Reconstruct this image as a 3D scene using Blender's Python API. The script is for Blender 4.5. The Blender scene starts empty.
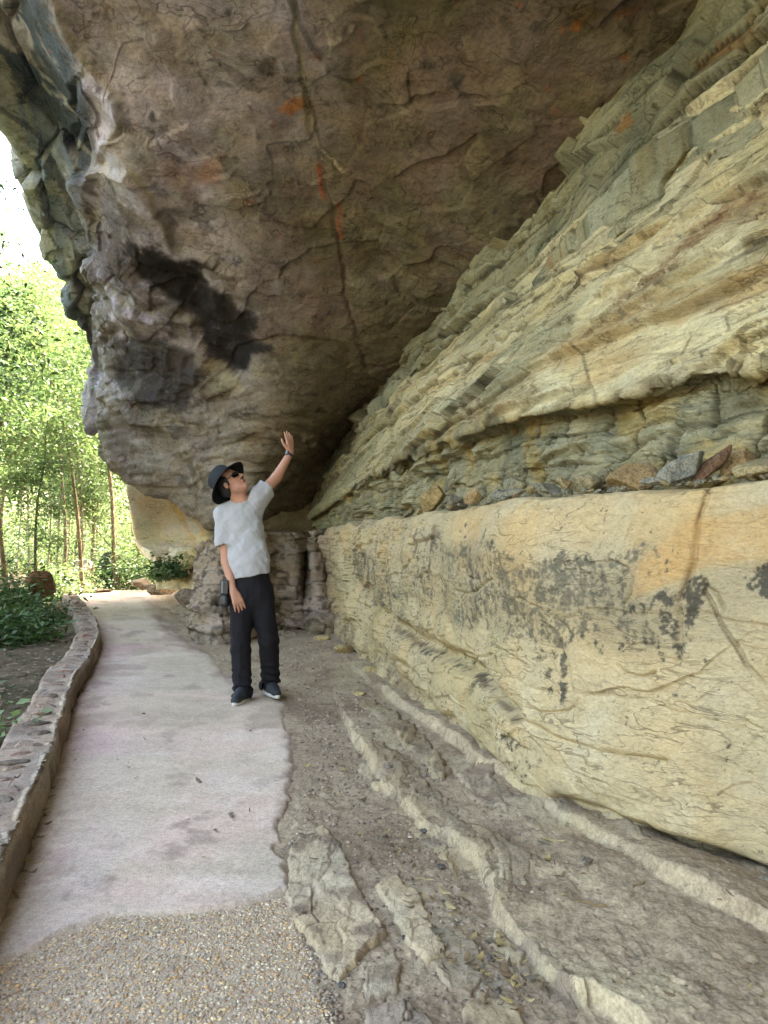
EXPOSURE = 3.5
import bpy, math, random
import numpy as np
from mathutils import Vector, Matrix
R = math.radians
scene = bpy.context.scene
COL = scene.collection
W, H, FPX = 768, 1024, 740.0
CAMZ = 1.15
HOR = 540.0                       # image row of the horizon
PITCH = math.atan((HOR - H/2)/FPX)
SA, CA = math.sin(math.atan(204/740)), math.cos(math.atan(204/740))   # path axis direction

# ---------------------------------------------------------------- coordinates
def ray(px, py):
    cx, cy = px - W/2, H/2 - py
    return np.array([cx, FPX*math.cos(PITCH) - cy*math.sin(PITCH), FPX*math.sin(PITCH) + cy*math.cos(PITCH)])
def P(px, py, Y):
    r = ray(px, py); k = Y/r[1]
    return np.array([r[0]*k, Y, CAMZ + r[2]*k])
def G(px, py, z=0.0):
    r = ray(px, py); k = (z - CAMZ)/r[2]
    return np.array([r[0]*k, r[1]*k, z])
def Wp(s, t, h):
    return np.array([-SA*s + CA*t, CA*s + SA*t, CAMZ + h])
def pix(Q):
    x, y, z = Q[..., 0], Q[..., 1], Q[..., 2] - CAMZ
    f = y*math.cos(PITCH) + z*math.sin(PITCH)
    u = -y*math.sin(PITCH) + z*math.cos(PITCH)
    f = np.where(f < 0.05, 0.05, f)
    return W/2 + FPX*x/f, H/2 - FPX*u/f

# ---------------------------------------------------------------- noise
_TB = np.random.RandomState(77).rand(65536).astype(np.float32)
_TV = np.random.RandomState(78).rand(65536, 4).astype(np.float32)
def _hx(ix, iy, iz, seed):
    n = ix*73856093 ^ iy*19349663 ^ iz*83492791 ^ np.int32(seed*40503 + 977)
    return (n ^ (n >> 13)) & 0xffff
def vnoise(Q, seed=0):
    fl = np.floor(Q); f = (Q - fl).astype(np.float32); i = fl.astype(np.int32)
    f = f*f*f*(f*(f*6-15)+10)
    X = [i[..., 0]*73856093, (i[..., 0]+1)*73856093]; Y = [i[..., 1]*19349663, (i[..., 1]+1)*19349663]; Z = [i[..., 2]*83492791, (i[..., 2]+1)*83492791]
    sd = np.int32(seed*40503 + 977)
    def g(a, b, c):
        n = X[a] ^ Y[b] ^ Z[c] ^ sd; return _TB[(n ^ (n >> 13)) & 0xffff]
    fx, fy, fz = f[..., 0], f[..., 1], f[..., 2]
    def lx(b, c):
        p = g(0, b, c); return p + fx*(g(1, b, c)-p)
    a0 = lx(0, 0); a0 = a0 + fy*(lx(1, 0)-a0); a1 = lx(0, 1); a1 = a1 + fy*(lx(1, 1)-a1)
    return (a0 + fz*(a1-a0))*2 - 1
def fbm(Q, scale, octv=4, seed=0, gain=.5, lac=2.03, ridge=False):
    Q = Q*scale; a = 1; o = 0; n = 0
    for k in range(octv):
        v = vnoise(Q + 13.7*k, seed + 7*k)
        if ridge: v = 1 - 2*np.abs(v)
        o = o + a*v; n += a; a *= gain; Q = Q*lac
    return o/n
def voro(Q, scale, seed=0, jit=.9):
    """F1, F2, random id in 0..1, vector to the nearest seed point"""
    Q = (Q*scale).astype(np.float32); fl = np.floor(Q); i = fl.astype(np.int32); fr = Q - fl
    sh = Q.shape[:-1]; F1 = np.full(sh, 81., np.float32); F2 = F1.copy(); idr = np.zeros(sh, np.int32)
    # only the 3 neighbours on the near side and the centre along each axis plus the far one for the first axis pairs
    lo = np.where(fr < .5, -1, 0).astype(np.int32)
    for dx in (0, 1):
        for dy in (0, 1):
            for dz in (0, 1):
                jx, jy, jz = lo[..., 0]+dx, lo[..., 1]+dy, lo[..., 2]+dz
                hh = _hx(i[..., 0]+jx, i[..., 1]+jy, i[..., 2]+jz, seed); p = _TV[hh]
                ex = fr[..., 0]-jx-.5-jit*(p[..., 0]-.5); ey = fr[..., 1]-jy-.5-jit*(p[..., 1]-.5); ez = fr[..., 2]-jz-.5-jit*(p[..., 2]-.5)
                dd = ex*ex+ey*ey+ez*ez; m = dd < F1
                F2 = np.where(m, F1, np.minimum(F2, dd)); F1 = np.where(m, dd, F1)
                idr = np.where(m, hh, idr)
                if dx+dy+dz == 0: ox, oy, oz = ex, ey, ez
                else: ox = np.where(m, ex, ox); oy = np.where(m, ey, oy); oz = np.where(m, ez, oz)
    return np.sqrt(F1), np.sqrt(F2), _TV[idr][..., 3].astype(np.float64), np.stack([ox, oy, oz], -1)
def facets(Q, scale, seed=0, tilt=.6, jit=.9):
    """piecewise flat, broken-rock relief; returns relief (about -1..1) and edge closeness (0 at a joint)"""
    F1, F2, idr, off = voro(Q, scale, seed, jit)
    a = np.modf(idr*157.31)[0]*2-1; b = np.modf(idr*917.77)[0]*2-1; c = np.modf(idr*3571.9)[0]*2-1
    rel = (idr*2-1)*.6 + tilt*(off[..., 0]*a + off[..., 1]*b + off[..., 2]*c)
    return rel, F2 - F1
def strata(S, fz, fs, seed=0, warp=.35, quant=0):
    """beds of uneven thickness, each set forward or back by its own amount along its length; 0..1-ish relief, closeness to a bed joint"""
    z = S[..., 2]*fz + warp*fbm(S, .9, 3, seed) + .5*warp*fbm(S*np.array([.5, 1, 1]), 3, 2, seed+1)
    z = z + .35*np.sin(z*2.1+seed)
    L = np.floor(z); f = z - L
    along = S[..., 0]*fs + L*7.31
    a = vnoise(np.stack([along, L*3.7+S[..., 1]*.7, L*0+seed], -1), seed+2)
    blk_ = np.floor(along*1.6 + .8*vnoise(np.stack([along*2, L, f*.5], -1), seed+3)); b = np.modf(np.abs(np.sin(blk_*12.9898+L*78.233+seed))*43758.5)[0]*2-1
    return .55*a + .45*b, np.minimum(f, 1-f), np.modf(np.abs(np.sin(L*3.7+blk_*1.3))*917.)[0]
def saw(S, fz, fs, seed=0, warp=.3, rise=0., tr=None):
    """slabby beds: each juts out at its lower edge and leans back above, by an amount that changes in blocks along it"""
    z = (S[..., 2] + rise*S[..., 0])*fz + warp*fbm(S, .8, 3, seed) + .25*warp*fbm(S, 5, 2, seed+1)
    z = z + .3*np.sin(z*1.7+seed); L = np.floor(z); f = z - L
    al = S[..., 0]*fs + L*5.17 + .5*fbm(S, 3.1, 2, seed+4)
    smooth = vnoise(np.stack([al*.6, L*3.7, L*0+seed], -1), seed+2); bk = np.floor(al)
    blk = np.modf(np.abs(np.sin(bk*12.9898+L*78.233+seed))*43758.5)[0]; fb_ = al-bk
    amp = np.clip(.35+.8*smooth + .7*(blk-.5), 0, 1.2)
    tr = min(.30, .030*fz) if tr is None else tr
    return amp*(1-f)**1.2*(1-.25*fb_*(blk > .5))*sst(0, tr, f)*(.55+.45*sst(0, .06*fs, np.minimum(fb_, 1-fb_))), (f - tr*.35) % 1.0, blk, np.minimum(fb_, 1-fb_)
def sst(a, b, x):
    t = np.clip((x-a)/(b-a), 0, 1); return t*t*(3-2*t)
def sth(Q):
    """world -> path aligned (along, across, height)"""
    x, y = Q[..., 0], Q[..., 1]
    return np.stack([-SA*x + CA*y, CA*x + SA*y, Q[..., 2]], -1)

# ---------------------------------------------------------------- picture-traced marks on a surface
def poly_sd(px, py, poly):
    """signed distance to polygon, negative inside"""
    poly = np.array(poly, float); n = len(poly)
    d = np.full(px.shape, 1e9); inside = np.zeros(px.shape, bool)
    for i in range(n):
        a, b = poly[i], poly[(i+1) % n]
        e = b - a; wx, wy = px-a[0], py-a[1]
        t = np.clip((wx*e[0]+wy*e[1])/(e@e+1e-9), 0, 1)
        d = np.minimum(d, np.hypot(wx-e[0]*t, wy-e[1]*t))
        c = (a[1] > py) != (b[1] > py)
        inside ^= c & (px < (b[0]-a[0])*(py-a[1])/(b[1]-a[1]+1e-12)+a[0])
    return np.where(inside, -d, d)
def line_d(px, py, line):
    line = np.array(line, float); d = np.full(px.shape, 1e9); sgn = np.zeros(px.shape)
    for a, b in zip(line[:-1], line[1:]):
        e = b - a; wx, wy = px-a[0], py-a[1]
        t = np.clip((wx*e[0]+wy*e[1])/(e@e+1e-9), 0, 1)
        dd = np.hypot(wx-e[0]*t, wy-e[1]*t)
        m = dd < d; d = np.where(m, dd, d); sgn = np.where(m, np.sign(e[0]*wy-e[1]*wx), sgn)
    return d, sgn
def box_mask(px, py, pts, pad):
    p = np.array(pts); return (px > p[:, 0].min()-pad) & (px < p[:, 0].max()+pad) & (py > p[:, 1].min()-pad) & (py < p[:, 1].max()+pad)

def lin(r, g, b):
    f = lambda c: ((c/255+.055)/1.055)**2.4 if c > 10.3 else c/255/12.92
    return np.array([f(r), f(g), f(b)])

# ---------------------------------------------------------------- lofted control nets
def catmull(A, us):
    """A (n, ...) control values, us parameters 0..n-1"""
    n = len(A); i = np.clip(np.floor(us).astype(int), 0, n-2); f = us - i
    sh = (len(us),) + (1,)*(A.ndim-1); f = f.reshape(sh)
    p0 = A[np.clip(i-1, 0, n-1)]; p1 = A[i]; p2 = A[i+1]; p3 = A[np.clip(i+2, 0, n-1)]
    # chord-limited tangents
    m1 = .5*(p2-p0); m2 = .5*(p3-p1)
    ch = np.linalg.norm(p2-p1, axis=-1, keepdims=True) if A.ndim > 1 else np.abs(p2-p1)
    def lim(m):
        L = np.linalg.norm(m, axis=-1, keepdims=True) if A.ndim > 1 else np.abs(m)
        return m*np.minimum(1, 1.4*ch/(L+1e-9))
    m1, m2 = lim(m1), lim(m2)
    return (2*f**3-3*f**2+1)*p1 + (f**3-2*f**2+f)*m1 + (-2*f**3+3*f**2)*p2 + (f**3-f**2)*m2
def seg_counts(net, axis, step, lo=2, hi=400):
    px, py = pix(net); ok = net[..., 1] > .8
    if axis == 1: px, py, ok = px.T, py.T, ok.T
    out = []
    def inv(x, y, o): return o & (x > -40) & (x < W+40) & (y > -40) & (y < H+40)
    for k in range(px.shape[0]-1):
        x0, y0, x1, y1 = px[k], py[k], px[k+1], py[k+1]
        v = inv(x0, y0, ok[k]) | inv(x1, y1, ok[k+1])
        if not v.any(): out.append(min(6, max(lo, 6))); continue
        x0, y0, x1, y1 = [np.clip(a, -b, c+b) for a, b, c in ((x0, 120, W), (y0, 120, H), (x1, 120, W), (y1, 120, H))]
        L = np.hypot(x1-x0, y1-y0)[v]
        out.append(int(np.clip(math.ceil(L.max()/step), lo, hi)))
    return out
def loft(lines, step=1.6, lin_across=False, hi=400, maxu=None):
    net = np.array(lines, float)                       # (L, M, 3)
    cu = seg_counts(net, 0, step, hi=hi); cv = seg_counts(net, 1, step, hi=hi)
    if maxu is not None: cu = [c if k < maxu else min(c, 10) for k, c in enumerate(cu)]
    us = np.concatenate([k + np.arange(c)/c for k, c in enumerate(cu)] + [[len(cu)]])
    vs = np.concatenate([k + np.arange(c)/c for k, c in enumerate(cv)] + [[len(cv)]])
    if lin_across:
        i = np.clip(np.floor(us).astype(int), 0, len(cu)-1); f = (us-i)[:, None, None]
        A = net[i]*(1-f) + net[i+1]*f
    else: A = catmull(net, us)
    B = catmull(np.swapaxes(A, 0, 1), vs)
    return np.swapaxes(B, 0, 1), us, vs
def grid_normals(Q, flip=False):
    du = np.gradient(Q, axis=0); dv = np.gradient(Q, axis=1)
    n = np.cross(du, dv); n /= np.linalg.norm(n, axis=-1, keepdims=True)+1e-12
    return -n if flip else n

# ---------------------------------------------------------------- objects
def link(o, parent=None):
    COL.objects.link(o)
    if parent is not None: o.parent = parent
    return o
def tag(o, label=None, cat=None, group=None, kind=None):
    if label: o['label'] = label
    if cat: o['category'] = cat
    if group: o['group'] = group
    if kind: o['kind'] = kind
    return o
def empty(name, loc=(0, 0, 0), rz=0):
    o = bpy.data.objects.new(name, None); o.location = loc; o.rotation_euler[2] = rz; o.empty_display_size = .1
    return link(o)
def mesh_obj(name, V, F, mat, parent=None, col=None, smooth=False):
    """V (n,3); F (m,k) array of one face size, or list of arrays"""
    me = bpy.data.meshes.new(name)
    Fs = F if isinstance(F, list) else [F]
    Fs = [np.asarray(f) for f in Fs if len(f)]
    V = np.asarray(V, np.float32).reshape(-1, 3)
    me.vertices.add(len(V)); me.vertices.foreach_set('co', V.ravel())
    idx = np.concatenate([f.ravel() for f in Fs]).astype(np.int32)
    sizes = np.concatenate([np.full(len(f), f.shape[1]) for f in Fs])
    me.loops.add(len(idx)); me.loops.foreach_set('vertex_index', idx)
    me.polygons.add(len(sizes)); me.polygons.foreach_set('loop_start', np.concatenate([[0], np.cumsum(sizes)[:-1]]).astype(np.int32))
    me.update(calc_edges=True); me.validate()
    if smooth: me.polygons.foreach_set('use_smooth', np.ones(len(me.polygons), bool))
    if col is not None:
        a = me.color_attributes.new('Col', 'FLOAT_COLOR', 'POINT')
        c = np.ones((len(V), 4), np.float32); c[:, :3] = np.asarray(col).reshape(-1, 3); a.data.foreach_set('color', c.ravel())
    me.materials.append(mat)
    return link(bpy.data.objects.new(name, me), parent)
def grid_faces(n, m, keep=None, flip=False):
    i = np.arange(n*m).reshape(n, m)
    f = np.stack([i[:-1, :-1], i[1:, :-1], i[1:, 1:], i[:-1, 1:]], -1).reshape(-1, 4)
    if keep is not None: f = f[keep.reshape(-1)]
    return f[:, ::-1] if flip else f
def compact(V, F):
    u, inv = np.unique(F.ravel(), return_inverse=True)
    return V[u], inv.reshape(F.shape), u

# ---------------------------------------------------------------- shader helper
class NT:
    def __init__(self, name):
        self.m = bpy.data.materials.new(name); self.m.use_nodes = True
        self.t = self.m.node_tree; self.t.nodes.clear()
        self.out = self.n('ShaderNodeOutputMaterial'); self.coord = None
    def n(self, typ, **kw):
        o = self.t.nodes.new(typ)
        for k, v in kw.items(): setattr(o, k, v)
        return o
    def l(self, a, b): self.t.links.new(a, b)
    def obj(self):
        if self.coord is None: self.coord = self.n('ShaderNodeTexCoord')
        return self.coord.outputs['Object']
    def mapped(self, scale, rot=(0, 0, 0)):
        m = self.n('ShaderNodeMapping'); m.inputs['Scale'].default_value = scale; m.inputs['Rotation'].default_value = rot
        self.l(self.obj(), m.inputs['Vector']); return m.outputs[0]
    def noise(self, vec, scale, detail=4, rough=.6, dist=0):
        o = self.n('ShaderNodeTexNoise'); self.l(vec, o.inputs['Vector'])
        o.inputs['Scale'].default_value = scale; o.inputs['Detail'].default_value = detail; o.inputs['Roughness'].default_value = rough; o.inputs['Distortion'].default_value = dist
        return o
    def vor(self, vec, scale, feature='F1', rnd=1):
        o = self.n('ShaderNodeTexVoronoi', feature=feature); self.l(vec, o.inputs['Vector']); o.inputs['Scale'].default_value = scale; o.inputs['Randomness'].default_value = rnd
        return o
    def ramp(self, fac, stops, interp='LINEAR'):
        o = self.n('ShaderNodeValToRGB'); o.color_ramp.interpolation = interp; e = o.color_ramp.elements
        while len(e) < len(stops): e.new(.5)
        for s, (p, c) in zip(e, stops):
            s.position = p; s.color = (c, c, c, 1) if np.isscalar(c) else (*c, 1)
        self.l(fac, o.inputs[0]); return o.outputs[0]
    def mix(self, a, b, fac, mode='MIX'):
        o = self.n('ShaderNodeMix', data_type='RGBA', blend_type=mode)
        for s, v in ((o.inputs[0], fac), (o.inputs[6], a), (o.inputs[7], b)):
            if hasattr(v, 'links') or isinstance(v, bpy.types.NodeSocket): self.l(v, s)
            elif np.isscalar(v): s.default_value = v
            else: s.default_value = (*v, 1)
        return o.outputs[2]
    def math(self, op, a, b=0.):
        o = self.n('ShaderNodeMath', operation=op)
        for s, v in ((o.inputs[0], a), (o.inputs[1], b)):
            if isinstance(v, bpy.types.NodeSocket): self.l(v, s)
            else: s.default_value = v
        return o.outputs[0]
    def attr(self, name='Col'):
        return self.n('ShaderNodeVertexColor', layer_name=name).outputs[0]
    def bump(self, h, strength, dist, prev=None):
        o = self.n('ShaderNodeBump'); o.inputs['Strength'].default_value = strength; o.inputs['Distance'].default_value = dist
        self.l(h, o.inputs['Height'])
        if prev is not None: self.l(prev, o.inputs['Normal'])
        return o.outputs[0]
    def principled(self, col, rough=.9, normal=None, spec=.25, **kw):
        b = self.n('ShaderNodeBsdfPrincipled')
        if isinstance(col, bpy.types.NodeSocket): self.l(col, b.inputs['Base Color'])
        else: b.inputs['Base Color'].default_value = (*col, 1)
        if isinstance(rough, bpy.types.NodeSocket): self.l(rough, b.inputs['Roughness'])
        else: b.inputs['Roughness'].default_value = rough
        b.inputs['Specular IOR Level'].default_value = spec
        for k, v in kw.items(): b.inputs[k].default_value = v
        if normal is not None: self.l(normal, b.inputs['Normal'])
        self.l(b.outputs[0], self.out.inputs[0]); return b

def rock_mat(name, stretch=(1, 1, 1), bump=.5, fine=60, var=.25, flake=True, size=.02, lam=0, lamv=None):
    n = NT(name); v = n.mapped(stretch); iso = n.obj()
    c = n.attr()
    n1 = n.noise(v, 6, 6, .65, .3); n2 = n.noise(v, fine, 3, .7, .4); n3 = n.noise(v, fine*2.6, 1, .6)
    c = n.mix(c, n.ramp(n1.outputs[0], [(.3, 1-var*1.3), (.5, 1), (.72, 1+var)]), 1, 'MULTIPLY')
    c = n.mix(c, n.ramp(n2.outputs[0], [(.34, 1-var*2.0), (.48, 1), (.66, 1+var*1.2)]), 1, 'MULTIPLY')
    c = n.mix(c, n.ramp(n3.outputs[0], [(.36, 1-var*1.8), (.5, 1), (.66, 1+var)]), 1, 'MULTIPLY')
    hue = n.noise(iso, 3.1, 3, .5)
    c = n.mix(c, n.mix(c, (1.05, .98, .88), 1, 'MULTIPLY'), n.ramp(hue.outputs[0], [(.4, 0.), (.65, 1.)]))
    nm = n.bump(n3.outputs[0], bump*.35, size*.25)
    nm = n.bump(n2.outputs[0], bump*.9, size*.8, nm)
    nm = n.bump(n1.outputs[0], bump*.8, size*1.5, nm)
    if flake:
        cr = n.noise(v, fine*.35, 3, .6, 1.2); f = n.ramp(cr.outputs[0], [(.40, 0.), (.43, 1.), (.55, 1.), (.58, .3)])
        nm = n.bump(f, bump*.5, size*.5, nm)
    if lam:
        lv = n.mapped(lamv or (stretch[0]*.6, stretch[1]*.8, stretch[2]*1.6)); msk = n.noise(iso, 2.3, 3, .6)
        for sc, k_ in ((lam, .55), (lam*2.9, .7)):
            q = n.noise(lv, sc, 2, .55, .6); fcn = n.ramp(q.outputs[0], [(.462, 1.), (.490, k_), (.500, k_), (.506, 1.12), (.53, 1.)])
            c = n.mix(c, fcn, n.ramp(msk.outputs[0], [(.42, .12), (.60, 1.)]), 'MULTIPLY')
            nm = n.bump(fcn, .35, size*.5, nm)
        pit = n.noise(iso, lam*5, 2, .6); c = n.mix(c, n.ramp(pit.outputs[0], [(.27, .5), (.33, 1.)]), n.ramp(msk.outputs[0], [(.35, 1.), (.6, .3)]), 'MULTIPLY')
    n.principled(c, .93, nm, .15); return n.m
def plain_mat(name, col, rough=.8, spec=.3, nscale=0, namp=.1, bump=0, **kw):
    n = NT(name); nm = None; c = tuple(col)
    if nscale:
        z = n.noise(n.obj(), nscale, 4, .6)
        c = n.mix((*[x*(1-namp) for x in col],), (*[x*(1+namp) for x in col],), z.outputs[0])
        if bump: nm = n.bump(z.outputs[0], bump, .01)
    n.principled(c, rough, nm, spec, **kw); return n.m

# ---------------------------------------------------------------- tubes and iso-surfaces
def tube(pts, rad, sides=8, cap=True):
    pts = np.array(pts, float); rad = np.broadcast_to(np.array(rad, float), (len(pts),)); n = len(pts)
    T = np.gradient(pts, axis=0); T /= np.linalg.norm(T, axis=1, keepdims=True)+1e-12
    ref = np.array([0, 0, 1.]) if abs(T[0][2]) < .9 else np.array([1., 0, 0])
    V = []; u = np.cross(T[0], ref); u /= np.linalg.norm(u)
    for i in range(n):
        u = u - T[i]*(u@T[i]); u /= np.linalg.norm(u)+1e-12; w = np.cross(T[i], u)
        a = np.arange(sides)/sides*2*math.pi
        V.append(pts[i] + rad[i]*(np.cos(a)[:, None]*u + np.sin(a)[:, None]*w))
    V = np.concatenate(V); i = np.arange(n-1)[:, None]*sides; j = np.arange(sides)[None]; j2 = (j+1) % sides
    F = np.stack([i+j, i+j2, i+sides+j2, i+sides+j], -1).reshape(-1, 4)
    return V, F
class Batch:
    def __init__(s): s.V = []; s.F = []; s.C = []; s.n = 0
    def add(s, V, F, col=None):
        V = np.asarray(V); s.V.append(V); s.F.append(np.asarray(F)+s.n); s.n += len(V)
        if col is not None: s.C.append(np.broadcast_to(np.asarray(col, float), (len(V), 3)))
    def obj(s, name, mat, parent=None, smooth=False):
        g = {}
        for f in s.F: g.setdefault(f.shape[1], []).append(f)
        return mesh_obj(name, np.concatenate(s.V), [np.concatenate(x) for x in g.values()], mat, parent, np.concatenate(s.C) if s.C else None, smooth)

def surface_nets(D, org, h):
    """D scalar grid, negative inside -> vertices, quads"""
    S = D < 0
    nx, ny, nz = D.shape
    cs = [(a, b, c) for a in (0, 1) for b in (0, 1) for c in (0, 1)]
    cell = np.zeros((nx-1, ny-1, nz-1), np.int8)
    for a, b, c in cs: cell += S[a:nx-1+a, b:ny-1+b, c:nz-1+c]
    act = (cell > 0) & (cell < 8); idx = -np.ones(act.shape, np.int64)
    ii = np.argwhere(act); idx[act] = np.arange(len(ii))
    acc = np.zeros((len(ii), 3)); cnt = np.zeros(len(ii))
    E = [(p, q) for p in cs for q in cs if sum(abs(x-y) for x, y in zip(p, q)) == 1 and p < q]
    for p, q in E:
        d0 = D[ii[:, 0]+p[0], ii[:, 1]+p[1], ii[:, 2]+p[2]]; d1 = D[ii[:, 0]+q[0], ii[:, 1]+q[1], ii[:, 2]+q[2]]
        m = (d0 < 0) != (d1 < 0); t = np.where(m, d0/(d0-d1+1e-20), 0)
        pt = np.array(p)[None]*(1-t[:, None]) + np.array(q)[None]*t[:, None]
        acc[m] += pt[m]; cnt[m] += 1
    V = org + h*(ii + acc/cnt[:, None])
    F = []
    for ax in range(3):
        sl0 = [slice(0, None)]*3; sl1 = [slice(0, None)]*3
        sl0[ax] = slice(0, -1); sl1[ax] = slice(1, None)
        ch = S[tuple(sl0)] != S[tuple(sl1)]
        e = np.argwhere(ch); b, c = (ax+1) % 3, (ax+2) % 3
        ok = (e[:, b] > 0) & (e[:, c] > 0) & (e[:, b] < D.shape[b]-1) & (e[:, c] < D.shape[c]-1); e = e[ok]
        def g(db, dc):
            k = e.copy(); k[:, b] -= db; k[:, c] -= dc; return idx[k[:, 0], k[:, 1], k[:, 2]]
        q = np.stack([g(1, 1), g(0, 1), g(0, 0), g(1, 0)], 1)
        ins = S[e[:, 0], e[:, 1], e[:, 2]]
        q[~ins] = q[~ins][:, ::-1]; F.append(q)
    return V, np.concatenate(F)
class Blob:
    """a solid described by smoothly joined round cones / ellipsoids, meshed as one surface"""
    def __init__(s, lo, hi, h):
        s.h = h; s.org = np.array(lo, float)
        n = np.ceil((np.array(hi)-lo)/h).astype(int)+1
        s.D = np.full(n, 1.0, np.float32); s.n = n
    def _sub(s, lo, hi):
        a = np.clip(np.floor((np.array(lo)-s.org)/s.h).astype(int), 0, s.n); b = np.clip(np.ceil((np.array(hi)-s.org)/s.h).astype(int)+1, 0, s.n)
        sl = tuple(slice(x, y) for x, y in zip(a, b))
        g = np.meshgrid(*[s.org[k]+s.h*np.arange(a[k], b[k]) for k in range(3)], indexing='ij')
        return sl, np.stack(g, -1)
    def _mix(s, sl, d, k, sub):
        D = s.D[sl]
        if D.size == 0: return
        if sub: d = -d; h_ = np.clip(.5 - .5*(D-d)/k, 0, 1); s.D[sl] = D*(1-h_) + d*h_ + k*h_*(1-h_)
        else: h_ = np.clip(.5 + .5*(D-d)/k, 0, 1); s.D[sl] = D*(1-h_) + d*h_ - k*h_*(1-h_)
    def cone(s, a, b, ra, rb, k=.02, flat=None, sub=False):
        """tapered capsule; flat=(dir, factor) squashes the section along dir"""
        a = np.array(a, float); b = np.array(b, float); m = max(ra, rb) + 2.5*k + 2*s.h
        if flat: m = m*max(1, 1/1.)
        sl, X = s._sub(np.minimum(a, b)-m, np.maximum(a, b)+m)
        e = b-a; t = np.clip(((X-a)@e)/(e@e+1e-12), 0, 1)
        q = X - a - t[..., None]*e
        if flat:
            n = np.array(flat[0], float); n /= np.linalg.norm(n); c = q@n; q = q + n*(c*(1/flat[1]-1))[..., None]
            d = np.linalg.norm(q, axis=-1) - (ra+(rb-ra)*t); d = d*np.minimum(1, max(flat[1], .5))
        else: d = np.linalg.norm(q, axis=-1) - (ra+(rb-ra)*t)
        s._mix(sl, d, k, sub)
    def ell(s, c, r, k=.02, rot=None, sub=False):
        c = np.array(c, float); r = np.array(r, float); m = r.max() + 2.5*k + 2*s.h
        sl, X = s._sub(c-m, c+m); q = X-c
        if rot is not None: q = q@np.array(rot)           # columns = local axes
        l = np.linalg.norm(q/r, axis=-1); d = l*(l-1)/(np.linalg.norm(q/(r*r), axis=-1)+1e-9)
        s._mix(sl, d, k, sub)
    def func(s, lo, hi, fn, k=.01, sub=False):
        sl, X = s._sub(lo, hi); s._mix(sl, fn(X), k, sub)
    def warp(s, fn):
        sl, X = s._sub(s.org, s.org+s.h*s.n); s.D += fn(X).astype(np.float32)
    def mesh(s, smooth=1):
        V, F = surface_nets(s.D, s.org, s.h)
        for _ in range(smooth):
            acc = np.zeros_like(V); cnt = np.zeros(len(V))
            for a, b in ((0, 1), (1, 2), (2, 3), (3, 0)):
                np.add.at(acc, F[:, a], V[F[:, b]]); np.add.at(cnt, F[:, a], 1)
                np.add.at(acc, F[:, b], V[F[:, a]]); np.add.at(cnt, F[:, b], 1)
            V = .5*V + .5*acc/np.maximum(cnt, 1)[:, None]
        return V, F
# ================================================================= CLIFF
cols = [900, 768, 680, 600, 520, 460, 400, 360, 330, 312]
def kk(px): return CA*(px-384)/740 + SA
rel = np.array([1, 1, 1, 1, 1, 1, .9, .7, .45, .25])
A_py = [980, 885, 862, 832, 790, 745, 690, 650, 627, 615]
B_py = [456, 478, 487, 493, 500, 508, 517, 524, 530, 534]
D_py = [338, 364, 380, 400, 417, 434, 458, 482, 506, 518]
E_py = [-60, 78, 148, 214, 288, 341, 388, 432, 482, 512]
F_py = [-255, -85, 26, 128, 222, 294, 370, 418, 460, 505]
A = np.array([G(x, y, .04) for x, y in zip(cols, A_py)])
tA = sth(A)[:, 1]
def line_at(py, t):
    out = []
    for x, y, tt in zip(cols, py, t): out.append(P(x, y, tt/kk(x)))
    return np.array(out)
tB = tA + np.array([.06, .04, .08, .1, .1, .1, .1, .08, .04, .02])
B = line_at(B_py, tB)
def off(L, ds=0, dt=0, dh=0):
    Q = sth(np.array(L)); ds, dt, dh = [np.broadcast_to(np.asarray(v, float), (len(Q),)) for v in (ds, dt, dh)]
    return np.stack([-SA*(Q[:, 0]+ds) + CA*(Q[:, 1]+dt), CA*(Q[:, 0]+ds) + SA*(Q[:, 1]+dt), Q[:, 2]+dh], -1)
D = line_at(D_py, tB + .36*rel)
E = line_at(E_py, tB + .95*rel)
F = line_at(F_py, tB + 1.3*rel)
def lerp(a, b, f): return a*(1-f) + b*f
def near(L, extra=((-8, 0, 0), (-2.5, 0, 0), (.6, 0, 0))):
    """continue a line towards and behind the camera"""
    q = sth(L[0]); pre = [[-SA*s + CA*(q[1]+dt), CA*s + SA*(q[1]+dt), q[2]+dh] for s, dt, dh in extra]
    return np.concatenate([pre, L])
def far(L, ext=((1.2, -.5, .1), (3.5, -2.0, .5))):
    q = L[-1]; return np.concatenate([L, [off([q], *e)[0] for e in ext]])

cliff = empty('cliff', (0, 0, 0))
tag(cliff, 'huge sandstone overhang with dark stained ceiling and yellow banded wall above the path', 'cliff', kind='structure')

# ---- the wall on the right: ledge wall (below), recess, bright face, shale band (above)
low = [off(A, 0, -.02, -.5), A, lerp(A, off(B, 0, 0, 0), .18), lerp(A, B, .5), off(lerp(A, B, .8), 0, -.05, 0), off(B, 0, -.03, -.06), off(B, 0, .015, -.012), off(B, 0, .07*rel, .0), off(B, 0, .6*rel, .02)]
low = [near(l) for l in low]
low = [far(l, ((.5, .25, 0), (1.2, 1.2, 0))) for l in low]
Q, us, vs = loft(low, 1.35, lin_across=True, maxu=6)
N = grid_normals(Q); 
if N[Q.shape[0]//3, Q.shape[1]//2, 0] > 0: N = -N
px, py = pix(Q); S = sth(Q)
def aniso(S, a, b, c): return S*np.array([a, b, c])
flut = fbm(aniso(S, 1, .3, .25), 2.4, 3, 5)
d = .05*fbm(S, .9, 3, 1) + .035*flut + .018*fbm(S, 3.5, 4, 3)
fc, ed = facets(aniso(S + .15*fbm(S, 1.6, 3, 8)[..., None], .6, 1, 1), 3.2, 11, .5)
lowpart = sst(560, 720, py + .15*(px-400)*0)
rough_far = sst(470, 360, px)
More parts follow.
